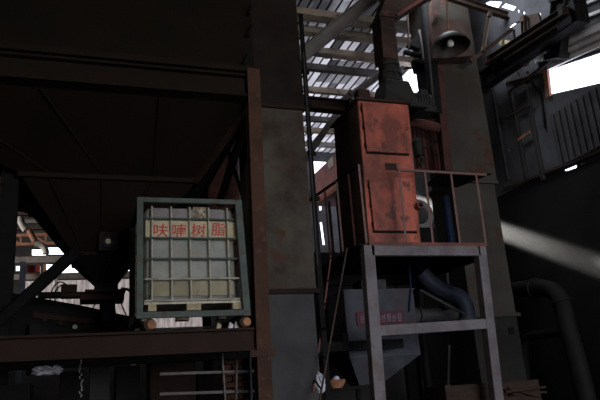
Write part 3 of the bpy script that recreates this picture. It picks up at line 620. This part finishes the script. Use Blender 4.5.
hatch(362, 103, 409, 153.5, 'upper hatch'); hatch(369, 180, 417, 231, 'lower hatch')
a, b = P(385, 163, Y=CY0 - 0.01), P(397, 170, Y=CY0 - 0.01)
MB().box((a.x, CY0 - 0.012, b.z), (b.x, CY0 + 0.002, a.z)).build('nameplate', 'lid', t, label='small dark worn nameplate')
a = P(405, 180, Y=CY0)
c = P(419, 206, Y=7.85)
MB().tube([(c.x, 7.93, c.z), (c.x, 7.80, c.z)], 0.055, 18).build('pipe_stub', 'oxide_dark', t, smooth=True)
MB().tube([(c.x, 7.81, c.z), (c.x, 7.795, c.z)], 0.03, 14).build('pipe_bore', 'black', t, smooth=True)
MB().tube([(c.x, 7.95, c.z), (c.x - 0.12, 7.95, c.z - .02)], 0.04, 14).build('pipe_elbow', 'oxide_dark', t, smooth=True)
MB().box((3.82, 7.93, 5.8), (4.02, 8.1, 5.98)).build('junction_box', 'lid', label='small dark box on the left front corner of the cabinet lid', category='box', bevel=0.01)

# drive head, gearbox and motor on the cabinet
t = thing('drive_gearbox', (4.55, 8.3, 5.8), 'black oily gearbox with stacked flanges on top of the orange cabinet', 'gearbox')
MB().frust((4.28, 8.05, 4.95, 8.6), (4.41, 8.1, 4.82, 8.5), 5.8, 6.30).build('base_casting', 'gear', t, bevel=0.03)
MB().box((4.16, 8.0, 5.80), (5.05, 8.62, 5.87)).build('mount_plate', 'gear', t, bevel=0.01)
for z, r in ((6.30, 0.20), (6.40, 0.15), (6.46, 0.185), (6.54, 0.14), (6.60, 0.175)):
    MB().tube([(4.6, 8.3, z), (4.6, 8.3, z + 0.075)], r, 22).build('flange_ring', 'gear', t, smooth=True)
MB().tube([(4.6, 8.3, 6.1), (4.6, 8.3, 6.7)], 0.13, 20).build('shaft_housing', 'gear', t, smooth=True)
for a_ in range(6):
    MB().tube([(4.6 + 0.18 * math.cos(a_ * 1.05 + .5), 8.3 + 0.18 * math.sin(a_ * 1.05 + .5), 6.36), (4.6 + 0.18 * math.cos(a_ * 1.05 + .5), 8.3 + 0.18 * math.sin(a_ * 1.05 + .5), 6.50)], 0.018, 6).build('bolt', 'gear', t)
t = thing('electric_motor', (5.1, 8.4, 6.0), 'small black electric motor beside the gearbox', 'motor')
mb = MB().tube([(4.9, 8.4, 6.09), (5.32, 8.4, 6.09)], 0.13, 20)
mb.build('motor_body', 'gear', t, smooth=True)
for k in range(7): MB().tube([(4.95 + k * 0.05, 8.4, 6.09), (4.965 + k * 0.05, 8.4, 6.09)], 0.15, 20).build('cooling_fin', 'gear', t, smooth=True)
MB().tube([(5.32, 8.4, 6.09), (5.38, 8.4, 6.09)], [0.14, 0.09], 18).build('fan_cover', 'gear', t, smooth=True)
MB().box((5.12, 8.3, 6.18), (5.26, 8.45, 6.28)).build('terminal_box', 'gear', t, bevel=0.01)
MB().box((4.85, 8.25, 5.86), (5.35, 8.55, 5.97)).build('motor_foot', 'gear', t)
# chute above
t = thing('feed_chute', (4.6, 8.3, 6.7), 'rusted square chute dropping onto the gearbox and bending away up right', 'chute')
MB().hexa([(4.42, 8.12, 6.68), (4.69, 8.12, 6.68), (4.69, 8.45, 6.68), (4.42, 8.45, 6.68), (4.45, 8.12, 7.5), (4.71, 8.12, 7.46), (4.71, 8.45, 7.46), (4.45, 8.45, 7.5)]).build('vertical_duct', 'chute', t, bevel=0.01)
MB().hexa([(4.45, 8.12, 7.5), (4.71, 8.12, 7.45), (4.71, 8.45, 7.45), (4.45, 8.45, 7.5), (4.85, 8.12, 8.35), (5.95, 8.12, 8.35), (5.95, 8.45, 8.35), (4.85, 8.45, 8.35)]).build('inclined_duct', 'chute', t, bevel=0.01)
MB().box((4.42, 8.09, 7.44), (4.74, 8.48, 7.47)).build('flange', 'chute', t, bevel=0.004)
MB().bar((4.74, 8.08, 7.47), (5.7, 8.08, 8.17), 0.04, 0.05).build('edge_strip', 'oxide_dark', t)
# bracket shapes between chute and column
MB().bar(P(405, -40, Y=9), P(409, 48, Y=9), 0.03, 0.03).build('hanger_rod', 'chute', label='thin hanger rod between the chute and the dark round pipe', category='rod')
MB().prism([P(408, 44, Y=9), P(419, 33, Y=9), P(421, 49, Y=9)], (0, 0.12, 0)).build('triangular_bracket', 'black', label='dark triangular bracket left of the dark round pipe', category='bracket')
MB().bar(P(419, 30, Y=9.05), P(424, 60, Y=9.05), 0.04, 0.04).build('angle_strip', 'rafter', label='thin grey strip along the triangular bracket', category='strip')
MB().bar(P(404, 52, Y=9.3), P(424, 57, Y=9.3), 0.08, 0.05).build('walkway_bar', 'black', label='upper dark bar across the lit roof right of the chute', category='bar')
MB().prism([P(413, 60, Y=9.4), P(425, 57, Y=9.4), P(426, 70, Y=9.4), P(416, 72, Y=9.4)], (0, 0.1, 0)).build('control_box', 'black', label='dark box hanging above the electric motor', category='box')
MB().tube([P(425, -4, Y=8.9), P(429, 40, Y=8.9), P(437, 116, Y=8.9)], 0.115, 18).build('riser_pipe', 'black', smooth=True, label='thick black riser pipe left of the pendant lamp', category='pipe')
MB().bar(P(427, 30, Y=8.75), P(434, 112, Y=8.75), 0.03, 0.03).build('conduit_pipe', 'pipe', label='thin grey conduit in front of the black riser pipe', category='pipe')
a, b = P(409, 118, Y=9.35), P(441, 170, Y=9.35)
t = corrugated('corrugated_panel', (a.x, 9.35, b.z), (0, 0, 1), (1, 0, 0), (0, -1, 0), a.z - b.z, b.x - a.x + 0.1, 'redpanel', 0.085, 0.025, label='dull red corrugated panel behind the hooked pump, right of the cabinet', category='panel')
MB().bar(P(437, 66, Y=8.86), P(448, 180, Y=8.86), 0.15, 0.12, (0, 1, 0)).build('red_post', 'redpost', label='dull red post just left of the olive column', category='post')
t = thing('cross_pipe', P(420, 124, Y=8.9), 'rusty horizontal pipe from the cabinet to the dull red post', 'pipe')
MB().tube([P(407, 121, Y=8.9), P(441, 129, Y=8.9)], 0.095, 18).build('pipe_run', 'rustpipe', t, smooth=True)
MB().tube([P(408, 121, Y=8.9), P(411, 121.6, Y=8.9)], 0.125, 18).build('flange', 'rustpipe', t, smooth=True)
MB().tube([P(405, 109, Y=9.0), P(438, 113, Y=9.0)], 0.035, 12).build('cross_pipe', 'lid', smooth=True, label='thinner dark pipe above the rusty horizontal pipe', category='pipe')
t = thing('small_pump', P(417, 148, Y=9.1), 'small dark hooked pump hanging beside the cabinet below the rusty pipe', 'pump')
a = P(417, 142, Y=9.15)
MB().tube([a, P(419, 156, Y=9.15)], 0.085, 14).build('pump_body', 'gear', t, smooth=True)
MB().tube([a + V((0, 0, -0.02)), a + V((0, 0, 0.06))], [0.11, 0.06], 14).build('pump_cap', 'gear', t, smooth=True)
MB().tube(smooth_path([P(419, 154, Y=9.15), P(423, 160, Y=9.15), P(420, 166, Y=9.15)]), 0.03, 10).build('spout', 'gear', t, smooth=True)
MB().tube([P(421, 150, Y=9.15), P(437, 141, Y=9.15)], 0.016, 8).build('rod', 'gear', t, smooth=True)

# olive column
t = thing('square_duct', (6.4, 9.4, 0), 'massive olive grey square duct right of the platform', 'duct')
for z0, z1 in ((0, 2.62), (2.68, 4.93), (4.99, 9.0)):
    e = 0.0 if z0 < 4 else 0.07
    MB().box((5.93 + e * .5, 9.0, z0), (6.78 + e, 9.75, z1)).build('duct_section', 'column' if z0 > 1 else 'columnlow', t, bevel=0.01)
for z in (2.62, 4.93):
    MB().box((5.88, 8.96, z), (6.84, 9.79, z + 0.06)).build('duct_flange', 'column', t, bevel=0.004)
c = P(511.5, 331, Y=8.99)
MB().box((c.x - 0.05, 8.985, c.z - 0.06), (c.x + 0.05, 9.01, c.z + 0.06)).build('inspection_hole', 'black', t, label='small square black inspection hole')
# things behind the front rail
c = P(453, 222, Y=9.0)
t = MB().tube([(5.68, 8.9, 3.5), (5.68, 8.9, 4.62)], 0.07, 20).build('gas_bottle', 'blue', smooth=True, bevel=0.02, label='slim blue bottle standing behind the front guard rail', category='bottle')
c = P(430, 224, Y=9.3)
t = thing('fan_unit', (5.3, 9.3, 3.49), 'dark grey fan casing behind the guard rail right of the cabinet', 'fan')
MB().tube([(5.33, 9.2, 4.40), (5.33, 9.6, 4.40)], 0.27, 26).build('scroll_casing', 'fan', t, smooth=True)
MB().tube([(5.33, 9.17, 4.40), (5.33, 9.21, 4.40)], [0.14, 0.18], 20).build('inlet_ring', 'pipe', t, smooth=True)
MB().box((5.05, 9.15, 3.5), (5.6, 9.6, 4.16)).build('fan_base', 'black', t)

# pendant lamp
t = thing('pendant_lamp', (5.28, 7.5, 6.5), 'dark bell shaped pendant lamp with an unlit bulb near the top', 'lamp')
LC = P(451, 47, Y=7.5)
prof = [(0.02, 0.245), (0.06, 0.24), (0.10, 0.21), (0.17, 0.18), (0.24, 0.12), (0.285, 0.05), (0.30, 0.0), (0.292, 0.0), (0.275, 0.045), (0.235, 0.105), (0.165, 0.165), (0.095, 0.195), (0.02, 0.22)]
tilt = Matrix.Rotation(math.radians(-5), 3, 'X')
mb = MB(); n = 32; rings = [[mb.bm.verts.new(LC + tilt @ V((r * math.cos(2 * PI * k / n), r * math.sin(2 * PI * k / n), z))) for k in range(n)] for r, z in prof]
for i in range(len(rings) - 1):
    for k in range(n): mb.bm.faces.new((rings[i][k], rings[i][(k + 1) % n], rings[i + 1][(k + 1) % n], rings[i + 1][k]))
mb.build('lamp_shade', 'shade', t, smooth=True)
mb = MB(); rr = [(0.025, 0.14), (0.03, 0.12), (0.05, 0.095), (0.058, 0.065), (0.05, 0.03), (0.025, 0.012), (0.001, 0.008)]
mb.tube([LC + tilt @ V((0, 0, z)) for r, z in rr], [r for r, z in rr], 18).build('bulb', 'bulb', t, smooth=True)
MB().tube([LC + tilt @ V((0, 0, 0.12)), LC + tilt @ V((0, 0, 0.27))], 0.04, 14).build('socket', 'gear', t, smooth=True)
MB().tube([LC + tilt @ V((0, 0, 0.25)), P(446.5, -6, Y=7.5)], 0.013, 8).build('lamp_rod', 'truss_red', t, smooth=True)
t = thing('roof_duct_box', P(450, 30, Y=8.6), 'rusty box duct just behind the pendant lamp', 'duct')
q = [P(431, 22, Y=8.7), P(464, 22, Y=8.7), P(472, 56, Y=8.7), P(433, 58, Y=8.7)]
MB().prism(q, (0, 0.25, 0)).build('duct_casing', 'chute', t)
q = [P(432, 0, Y=8.65), P(446, 0, Y=8.65), P(433, 22, Y=8.65)]
MB().prism(q, (0, 0.3, 0)).build('gusset', 'chute', t)

# ------------------------------------------------------------------ under the platform
t = thing('dust_bin', (4.15, 8.9, 1.6), 'grey galvanised bin with a maroon sign plate under the platform', 'bin')
MB().box((3.58, 8.62, 2.06), (4.72, 9.4, 3.04)).build('bin_body', 'bin', t, bevel=0.008)
MB().box((3.57, 8.61, 3.03), (4.735, 9.41, 3.05)).build('bin_rim', 'bin', t)
MB().frust((3.75, 8.75, 4.1, 9.1), (3.60, 8.64, 4.70, 9.38), 1.70, 2.06).build('bin_cone', 'bin', t)
MB().box((3.9, 8.66, 3.06), (4.3, 9.0, 3.2)).build('inlet_collar', 'pipe', t)
a, b = P(356, 312, Y=8.6), P(405, 324, Y=8.6)
sg = MB().box((a.x, 8.595, b.z), (b.x, 8.62, a.z)).build('sign_plate', 'plate', t, label='maroon plate with a row of pale characters')
mb = MB(); n = 8; wd = (b.x - a.x - 0.08) / n
for k in range(n):
    x = a.x + 0.045 + k * wd; zc_ = (a.z + b.z) / 2; h = 0.055; rk = random.Random(k * 5 + 1)
    for q_ in range(3 + k % 2):
        zz = zc_ - h + (q_ + 0.3 * rk.random()) * 2 * h / 3.4; l0 = rk.uniform(0, 0.2) * wd
        mb.box((x + l0, 8.588, zz), (x + wd * rk.uniform(0.6, 0.8), 8.596, zz + 0.010))
    for q_ in range(2):
        xx = x + wd * (0.15 + 0.4 * q_ + 0.1 * rk.random())
        mb.box((xx, 8.588, zc_ - h * rk.uniform(0.4, 1)), (xx + 0.011, 8.596, zc_ + h * rk.uniform(0.6, 1)))
o = mb.build('sign_lettering', 'platetext', sg); o.matrix_parent_inverse = Matrix.Identity(4)
t = thing('flexible_hose', (5.4, 8.8, 2.9), 'thick dark blue flexible hose curving down under the platform', 'hose')
hp = smooth_path([P(421, 272, Y=8.7), P(432, 284, Y=8.7), P(446, 292, Y=8.7), P(459, 297, Y=8.7), P(466, 308, Y=8.7), P(467, 324, Y=8.7)], 8)
MB().tube(hp, [0.125 + 0.006 * (i % 2) for i in range(len(hp))], 20).build('hose_body', 'hose', t, smooth=True)
MB().tube([hp[-1] + V((0, 0, 0.08)), hp[-1] + V((0, 0, 0.02))], 0.15, 20).build('hose_clamp', 'pipe', t, smooth=True)
t = thing('tapered_pipe', (4.95, 8.9, 2.65), 'grey tapered pipe from the bin to the blue hose', 'pipe')
MB().tube([(4.74, 8.85, 2.66), (4.86, 8.85, 2.66), (4.88, 8.85, 2.66), (5.25, 8.85, 2.66), (5.6, 8.85, 2.66)], [0.13, 0.13, 0.10, 0.13, 0.13], 20).build('cone_pipe', 'pipe', t, smooth=True)
MB().tube([(4.87, 8.85, 2.66), (4.90, 8.85, 2.66)], 0.15, 20).build('flange', 'pipe', t, smooth=True)
MB().tube([(5.28, 8.66, 2.78), (5.28, 8.62, 2.78)], 0.06, 16).build('port_cap', 'black', t, smooth=True)
MB().tube([P(420, 290, Y=8.4), P(464, 314, Y=8.4)], 0.022, 10).build('thin_pipe', 'pipe', smooth=True, label='thin slanting grey pipe in front of the blue hose', category='pipe')
MB().tube([P(447, 262, Y=9.0) + V((0, 0, 0.12)), P(449, 300, Y=9.0)], 0.02, 8).build('drop_pipe', 'pipe', smooth=True, label='short thin upright pipe above the blue hose', category='pipe')
MB().tube([P(409, 266, Y=8.6), P(411, 286, Y=8.6), P(409, 312, Y=8.6)], 0.014, 8).build('drop_pipe', 'blue', smooth=True, label='thin blue tube running down the right side of the bin', category='pipe')
MB().tube([P(419, 262, Y=8.95), P(422, 330, Y=8.95), P(430, 400, Y=8.95)], 0.07, 14).build('support_pole', 'black', smooth=True, label='dark round pole right of the bin', category='pole')
MB().tube([P(449, 345, Y=9.1), P(448, 390, Y=9.1)], 0.022, 10).build('upright_rod', 'pipe', smooth=True, label='thin grey upright rod below the middle beam', category='rod')
t = thing('planked_box', (5.1, 7.7, 1.3), 'low brown plank box at the lower right behind the platform leg', 'box')
q0, q1 = P(445, 386, Y=8.0), P(540, 388, Y=8.0)
MB().box((q0.x, 8.0, 0.9), (q1.x, 8.6, q0.z)).build('side_board', 'plank', t, bevel=0.01)
MB().box((q0.x - 0.02, 7.97, q0.z - 0.06), (q0.x + 0.07, 8.02, q0.z + 0.01)).build('corner_cleat', 'truss', t)
for i, (x0, y0, x1, y1) in enumerate(((505, 392, 545, 387), (508, 388, 540, 397), (512, 394, 546, 392))):
    MB().bar(P(x0, y0, Y=7.8 + i * 0.05), P(x1, y1, Y=7.9 + i * 0.1), 0.04, 0.03).build('loose_stick', 'plank', label=['topmost loose stick at the foot of the wall pipes', 'loose stick crossing under the others by the wall pipes', 'lowest loose stick on the plank box'][i], category='stick', group='loose sticks on the plank box')

# ladder
t = thing('steel_ladder', (2.9, 7.6, 0), 'thin steel ladder leaning on the left side of the platform', 'ladder')
a0, a1, b0, b1 = P(347, 248, Y=7.55), P(319, 404, Y=7.2), P(331, 256, Y=7.95), P(313, 392, Y=7.6)
MB().bar(a0, a1 + (a1 - a0) * 0.0001 + (a1 - a0) * 0.0, 0.02, 0.02, (1, 0, 0)).build('ladder_rail', 'truss', t)
MB().bar(b0, b1, 0.02, 0.02, (1, 0, 0)).build('ladder_rail', 'oxide_dark', t)
for k in range(9):
    f = 0.02 + k * 0.18
    MB().tube([a0.lerp(a1, f), b0.lerp(b1, f)], 0.012, 8).build('rung', 'truss', t, smooth=True)
# cluttered shelf lower left of the platform
t = thing('wall_shelf', (3.0, 7.9, 1.6), 'dark steel shelf behind the ladder foot', 'shelf')
s0, s1 = P(318, 386, Y=7.75), P(366, 386, Y=7.75)
MB().box((s0.x, 7.72, 1.64), (3.40, 8.25, 1.67)).build('shelf_board', 'black', t)
MB().bar((3.36, 7.9, 0), (3.36, 7.9, 1.64), 0.05, 0.05).build('support_leg', 'black', t)
MB().bar((2.85, 8.1, 0), (2.85, 8.1, 1.64), 0.05, 0.05).build('support_leg', 'black', t)
t = thing('enamel_basin', (3.08, 7.85, 1.67), 'orange brown basin on the shelf behind the ladder', 'basin')
bc = V((3.05, 7.85, 1.67))
MB().tube([bc, bc + V((0, 0, 0.04)), bc + V((0, 0, 0.1)), bc + V((0, 0, 0.105)), bc + V((0, 0, 0.05))], [0.07, 0.10, 0.125, 0.115, 0.06], 22).build('bowl', 'logend', t, smooth=True)
MB().tube([bc + V((-0.02, 0, 0.08)), bc + V((0.03, 0.02, 0.13))], [0.05, 0.035], 10).build('rag', 'plastic', t, smooth=True)
def crumple(name, c, sx, sy, sz, m, label, cat, seed):
    rnd = random.Random(seed); bm = bmesh.new(); bmesh.ops.create_icosphere(bm, subdivisions=3, radius=1)
    for v in bm.verts:
        f = 0.72 + 0.5 * rnd.random(); v.co = V((v.co.x * sx * f, v.co.y * sy * f, max(v.co.z, -0.8) * sz * f)) + V(c)
    me = bpy.data.meshes.new(name); bm.to_mesh(me); bm.free(); me.materials.append(M[m])
    o = bpy.data.objects.new(name, me); C.objects.link(o); o['label'] = label; o['category'] = cat
    return o
crumple('plastic_bag', P(320, 383, Y=7.62) + V((0.0, 0, 0)), 0.065, 0.06, 0.13, 'plastic', 'crumpled clear plastic bag hung beside the ladder foot', 'bag', 3)

# wall pipes at the right
t = thing('wall_duct_pipe', (7.0, 8.2, 0), 'thick dark pipe bending down the right wall', 'pipe')
pp = smooth_path([(7.1, 9.7, 3.12), (7.1, 9.2, 3.10), (7.1, 8.55, 3.0), (7.08, 8.27, 2.8), (7.07, 8.2, 2.4), (7.06, 8.1, 1.6), (7.05, 8.0, 0.0)], 6)
MB().tube(pp, 0.14, 22).build('pipe_run', 'wallpipe', t, smooth=True)
for k in (9, 19): MB().tube([pp[k], pp[k] + (pp[k + 1] - pp[k]).normalized() * 0.05], 0.17, 22).build('pipe_collar', 'wallpipe', t, smooth=True)
t = thing('wall_branch_pipe', (7.0, 9.0, 0), 'thinner pipe branching left and down from the thick wall pipe', 'pipe')
MB().tube(smooth_path([(7.08, 8.3, 2.27), (7.08, 8.9, 2.30), (7.08, 9.2, 2.28), (7.08, 9.34, 2.1), (7.08, 9.4, 1.5), (7.08, 9.4, 0.1)], 5), 0.075, 16).build('pipe_run', 'wallpipe', t, smooth=True)
MB().box((6.95, 7.35, 0), (7.3, 7.75, 1.15)).build('steel_drum_box', 'black', label='low black box at the foot of the right wall', category='box')
MB().bar((7.35, 9.95, 0), (7.35, 9.95, 6.3), 0.08, 0.08, kind='L').build('wall_post', 'black', label='slim black post on the wall just right of the olive column', category='post')

# ------------------------------------------------------------------ clutter below the shelf beam
mb_l = ['left upright bar of the grating under the shelf beam', 'middle upright bar of the grating under the shelf beam', 'pale right upright bar of the grating beside the tall post']
t = thing('steel_grating', (1.7, 7.6, 0.8), 'steel bar grating standing below the shelf beam next to the tall post', 'grating')
for x0, x1 in ((222, 226), (237, 236), (250, 252)):
    MB().bar(P(x0, 350, Y=7.5), P(x1, 410, Y=7.5), 0.03, 0.02).build('grating_bar', 'rafter' if x0 < 250 else 'stand', t)
for y0 in (371, 391): MB().bar(P(160, y0 + 3, Y=7.53), P(254, y0, Y=7.53), 0.02, 0.03).build('cross_bar', 'rafter', t)
t = thing('brick_stack', (1.8, 8.4, 1.0), 'stack of sooty bricks behind the grating under the shelf beam', 'bricks')
a = P(224, 352, Y=8.5)
for r in range(8):
    for k in range(3):
        MB().box((1.72 + k * 0.15 + (r % 2) * 0.05, 8.5, 1.55 + r * 0.075), (1.855 + k * 0.15 + (r % 2) * 0.05, 8.7, 1.615 + r * 0.075)).build('brick', 'brick', t, bevel=0.006)
MB().box((1.68, 8.45, 1.45), (2.2, 8.75, 1.54)).build('base_board', 'rafter', t)
MB().box((1.9, 8.1, 1.42), (2.2, 8.3, 1.6)).build('pale_carton', 'paledusty', label='pale carton low behind the grating', category='carton')
for i, (x0, x1) in enumerate(((60, 84), (90, 110), (116, 140), (150, 196), (198, 214))):
    a, b = P(x0, (372, 360, 366, 358, 372)[i], Y=8.6), P(x1, 372, Y=8.6)
    MB().box((a.x, 8.6, 0), (b.x, 9.1, a.z)).build('machine_cabinet', ('black', 'wall', 'black', 'beam', 'black')[i],
        label=['low black cabinet below the left part of the shelf beam', 'taller dark cabinet under the hopper outlet', 'black cabinet left of centre under the tank', 'wide dark brown cabinet under the tank', 'black cabinet just left of the grating'][i], category='cabinet', bevel=0.01)
MB().box((-1.6, 8.0, 0), (-0.55, 8.6, 1.95)).build('machine_cabinet', 'black', label='black cabinet carrying the white film at lower left', category='cabinet')
crumple('plastic_film', P(43, 371, Y=8.1), 0.12, 0.08, 0.055, 'plastic', 'crumpled white plastic film below the shelf beam at left', 'film', 11)
crumple('plastic_film', P(56, 370, Y=8.1), 0.07, 0.06, 0.05, 'plastic', 'smaller white film scrap right of the larger crumpled one', 'film', 12)
mb = MB()
for k in range(14):
    c = P(81 + random.uniform(-1, 1.5), 358 + k * 3, Y=8.2); mb.tube([c, c + V((random.uniform(-.02, .02), 0, 0.03))], 0.008, 6)
mb.build('hanging_chain', 'paledusty', label='thin pale chain hanging below the shelf beam', category='chain')

# ------------------------------------------------------------------ far bay seen at the left
yt = 16.5
t = thing('lattice_girder', P(40, 240, Y=yt), 'orange brown lattice girder in the far bay at left', 'girder')
A = P(8, 236, Y=yt); B = P(82, 233, Y=yt); D = P(8, 245, Y=yt); E_ = P(82, 242, Y=yt)
MB().bar((A.x - .1, yt, 0), (A.x - .1, yt, A.z), 0.14, 0.14, (0, 1, 0)).build('end_post', 'truss', t)
MB().bar(A, B, 0.06, 0.07).build('top_chord', 'truss_red', t); MB().bar(D, E_, 0.06, 0.07).build('bottom_chord', 'truss_red', t)
for k in range(7):
    f = k / 6.0; a = A.lerp(B, f); b = D.lerp(E_, f)
    MB().bar(a, b, 0.04, 0.05, (0, 1, 0)).build('web_upright', 'truss_red', t)
    if k < 6 and k % 2 == 0: MB().bar(a, D.lerp(E_, f + 1 / 6.0), 0.04, 0.04, (0, 1, 0)).build('web_diagonal', 'truss_red', t)
for i, (y, m_, h, lb) in enumerate(((207.5, 'paledusty', 0.09, 'pale rail high in the far bay left of the hopper'), (214, 'truss', 0.08, 'brown rail below the pale rail in the far bay'), (222, 'rafter', 0.10, 'grey rail halfway down the far bay'), (229, 'truss', 0.06, 'brown rail just above the lattice girder'))):
    a, b = P(-30, y + .5, Y=YB - 0.08), P(75, y - 1, Y=YB - 0.08)
    MB().bar(a, b, 0.1, h).build('far_rail', m_, label=lb, category='rail')
MB().bar(P(10, 260.5, Y=17.5), P(145, 257, Y=17.5), 0.1, 0.16).build('far_beam', 'rafter', label='grey beam between the two bright window strips of the far bay', category='beam')
MB().bar(P(10, 277.5, Y=17.5), P(145, 274.5, Y=17.5), 0.1, 0.14).build('far_beam', 'rafter', label='dark beam above the pale siding of the far bay', category='beam')
MB().bar(P(23, 262, Y=17.2), P(24, 330, Y=17.2) - V((0, 0, 3.75)), 0.14, 0.1, (0, 1, 0)).build('far_post', 'hose', label='blue grey post before the pale siding at left', category='post')
MB().bar(P(133, 262, Y=17.2), P(134, 330, Y=17.2) - V((0, 0, 3.75)), 0.12, 0.1, (0, 1, 0)).build('far_post', 'gallery', label='dusty pink post before the siding just left of the tank', category='post')
MB().bar(P(56, 279, Y=17.4), P(57, 292, Y=17.4), 0.07, 0.07, (0, 1, 0)).build('far_post', 'paledusty', label='short pale stub post right of the black diagonal brace', category='post')
MB().bar(P(44, 296, Y=17.4), P(76, 296, Y=17.4), 0.03, 0.05).build('far_rail', 'rafter', label='thin handrail in front of the pale siding', category='rail')
c = [P(27, 265, Y=17.3), P(40, 265, Y=17.3), P(40, 272, Y=17.3), P(27, 272, Y=17.3)]
MB().prism(c, (0, 0.3, 0)).build('red_case', 'redthing', label='red painted case in the lower far window strip', category='case')
c = [P(43, 264, Y=17.3), P(46, 264, Y=17.3), P(46, 272, Y=17.3), P(43, 272, Y=17.3)]
MB().prism(c, (0, 0.2, 0)).build('red_case', 'truss_red', label='narrow orange case right of the red painted case', category='case')
t = thing('bent_duct', P(30, 230, Y=15.5), 'pale orange ducting stepping down across the far lattice girder', 'duct')
MB().tube(smooth_path([P(20, 217, Y=15.5), P(22, 224, Y=15.5), P(26, 230, Y=15.5)]), 0.08, 12).build('upper_pipe', 'paledusty', t, smooth=True)
MB().tube(smooth_path([P(29, 230, Y=15.5), P(31, 234, Y=15.5), P(35, 241, Y=15.5)]), 0.07, 12).build('middle_pipe', 'truss_red', t, smooth=True)
MB().tube(smooth_path([P(35, 244, Y=15.5), P(41, 245, Y=15.5), P(45, 249, Y=15.5), P(46, 254, Y=15.5)]), 0.075, 12).build('lower_pipe', 'paledusty', t, smooth=True)
# wall panels seen through the narrow gap between duct and cabinet
for i, (px, y0, y1, m_) in enumerate(((332, 200, 262, 'gear'), (340, 194, 258, 'wall'))):
    a, b = P(px - 3, y0, Y=11.5), P(px + 4, y1, Y=11.5)
    MB().box((a.x, 11.5, 0), (b.x, 11.62, a.z)).build('storage_locker', m_, label=['tall grimy locker seen through the side rail', 'second dark locker behind the side rail, nearer the cabinet'][i], category='locker', bevel=0.02)

# ------------------------------------------------------------------ dusty sun shaft from the gap under the eaves
S0, S1 = V((6.1, 16, 7.87)), V((7.3, 7.6, 3.19))
dr = (S1 - S0).normalized()
src = S0 - dr * 2.3
l = bpy.data.lights.new('eaves_sunbeam', 'SPOT'); l.energy = 190000; l.spot_size = math.radians(1.9); l.spot_blend = 0.35; l.shadow_soft_size = 0.05; l.color = (1, 0.97, 0.92)
o = bpy.data.objects.new('eaves_sunbeam', l); C.objects.link(o); o.location = src; o.rotation_euler = dr.to_track_quat('-Z', 'Y').to_euler()
hz = bpy.data.materials.new('floating_dust'); hz.use_nodes = True
N = hz.node_tree.nodes; L = hz.node_tree.links; N.remove(N['Principled BSDF'])
vs = N.new('ShaderNodeVolumeScatter'); vs.inputs['Color'].default_value = (0.9, 0.9, 0.88, 1); vs.inputs['Anisotropy'].default_value = 0.2
tn = N.new('ShaderNodeTexNoise'); tn.inputs['Scale'].default_value = 26; tn.inputs['Detail'].default_value = 5
tc = N.new('ShaderNodeTexCoord'); L.new(tc.outputs['Object'], tn.inputs[0])
mr = N.new('ShaderNodeMapRange'); mr.inputs[1].default_value = 0.3; mr.inputs[2].default_value = 0.7; mr.inputs[3].default_value = 0.02; mr.inputs[4].default_value = 0.10
L.new(tn.outputs[0], mr.inputs[0]); sp = N.new('ShaderNodeSeparateXYZ'); L.new(tc.outputs['Object'], sp.inputs[0])
gr = N.new('ShaderNodeMapRange'); gr.inputs[1].default_value = 8.0; gr.inputs[2].default_value = 9.4; gr.inputs[3].default_value = 0.28; gr.inputs[4].default_value = 1.25
L.new(sp.outputs['Y'], gr.inputs[0]); mq = N.new('ShaderNodeMath'); mq.operation = 'MULTIPLY'; L.new(mr.outputs[0], mq.inputs[0]); L.new(gr.outputs[0], mq.inputs[1])
L.new(mq.outputs[0], vs.inputs['Density']); L.new(vs.outputs[0], N['Material Output'].inputs['Volume'])
M['dust'] = hz
MB().tube([S0 + dr * 1.6, S1 + dr * 0.6], 0.24, 16).build('dust_haze', 'dust', kind='stuff', label='pale dusty light shaft falling beside the olive duct', category='haze')
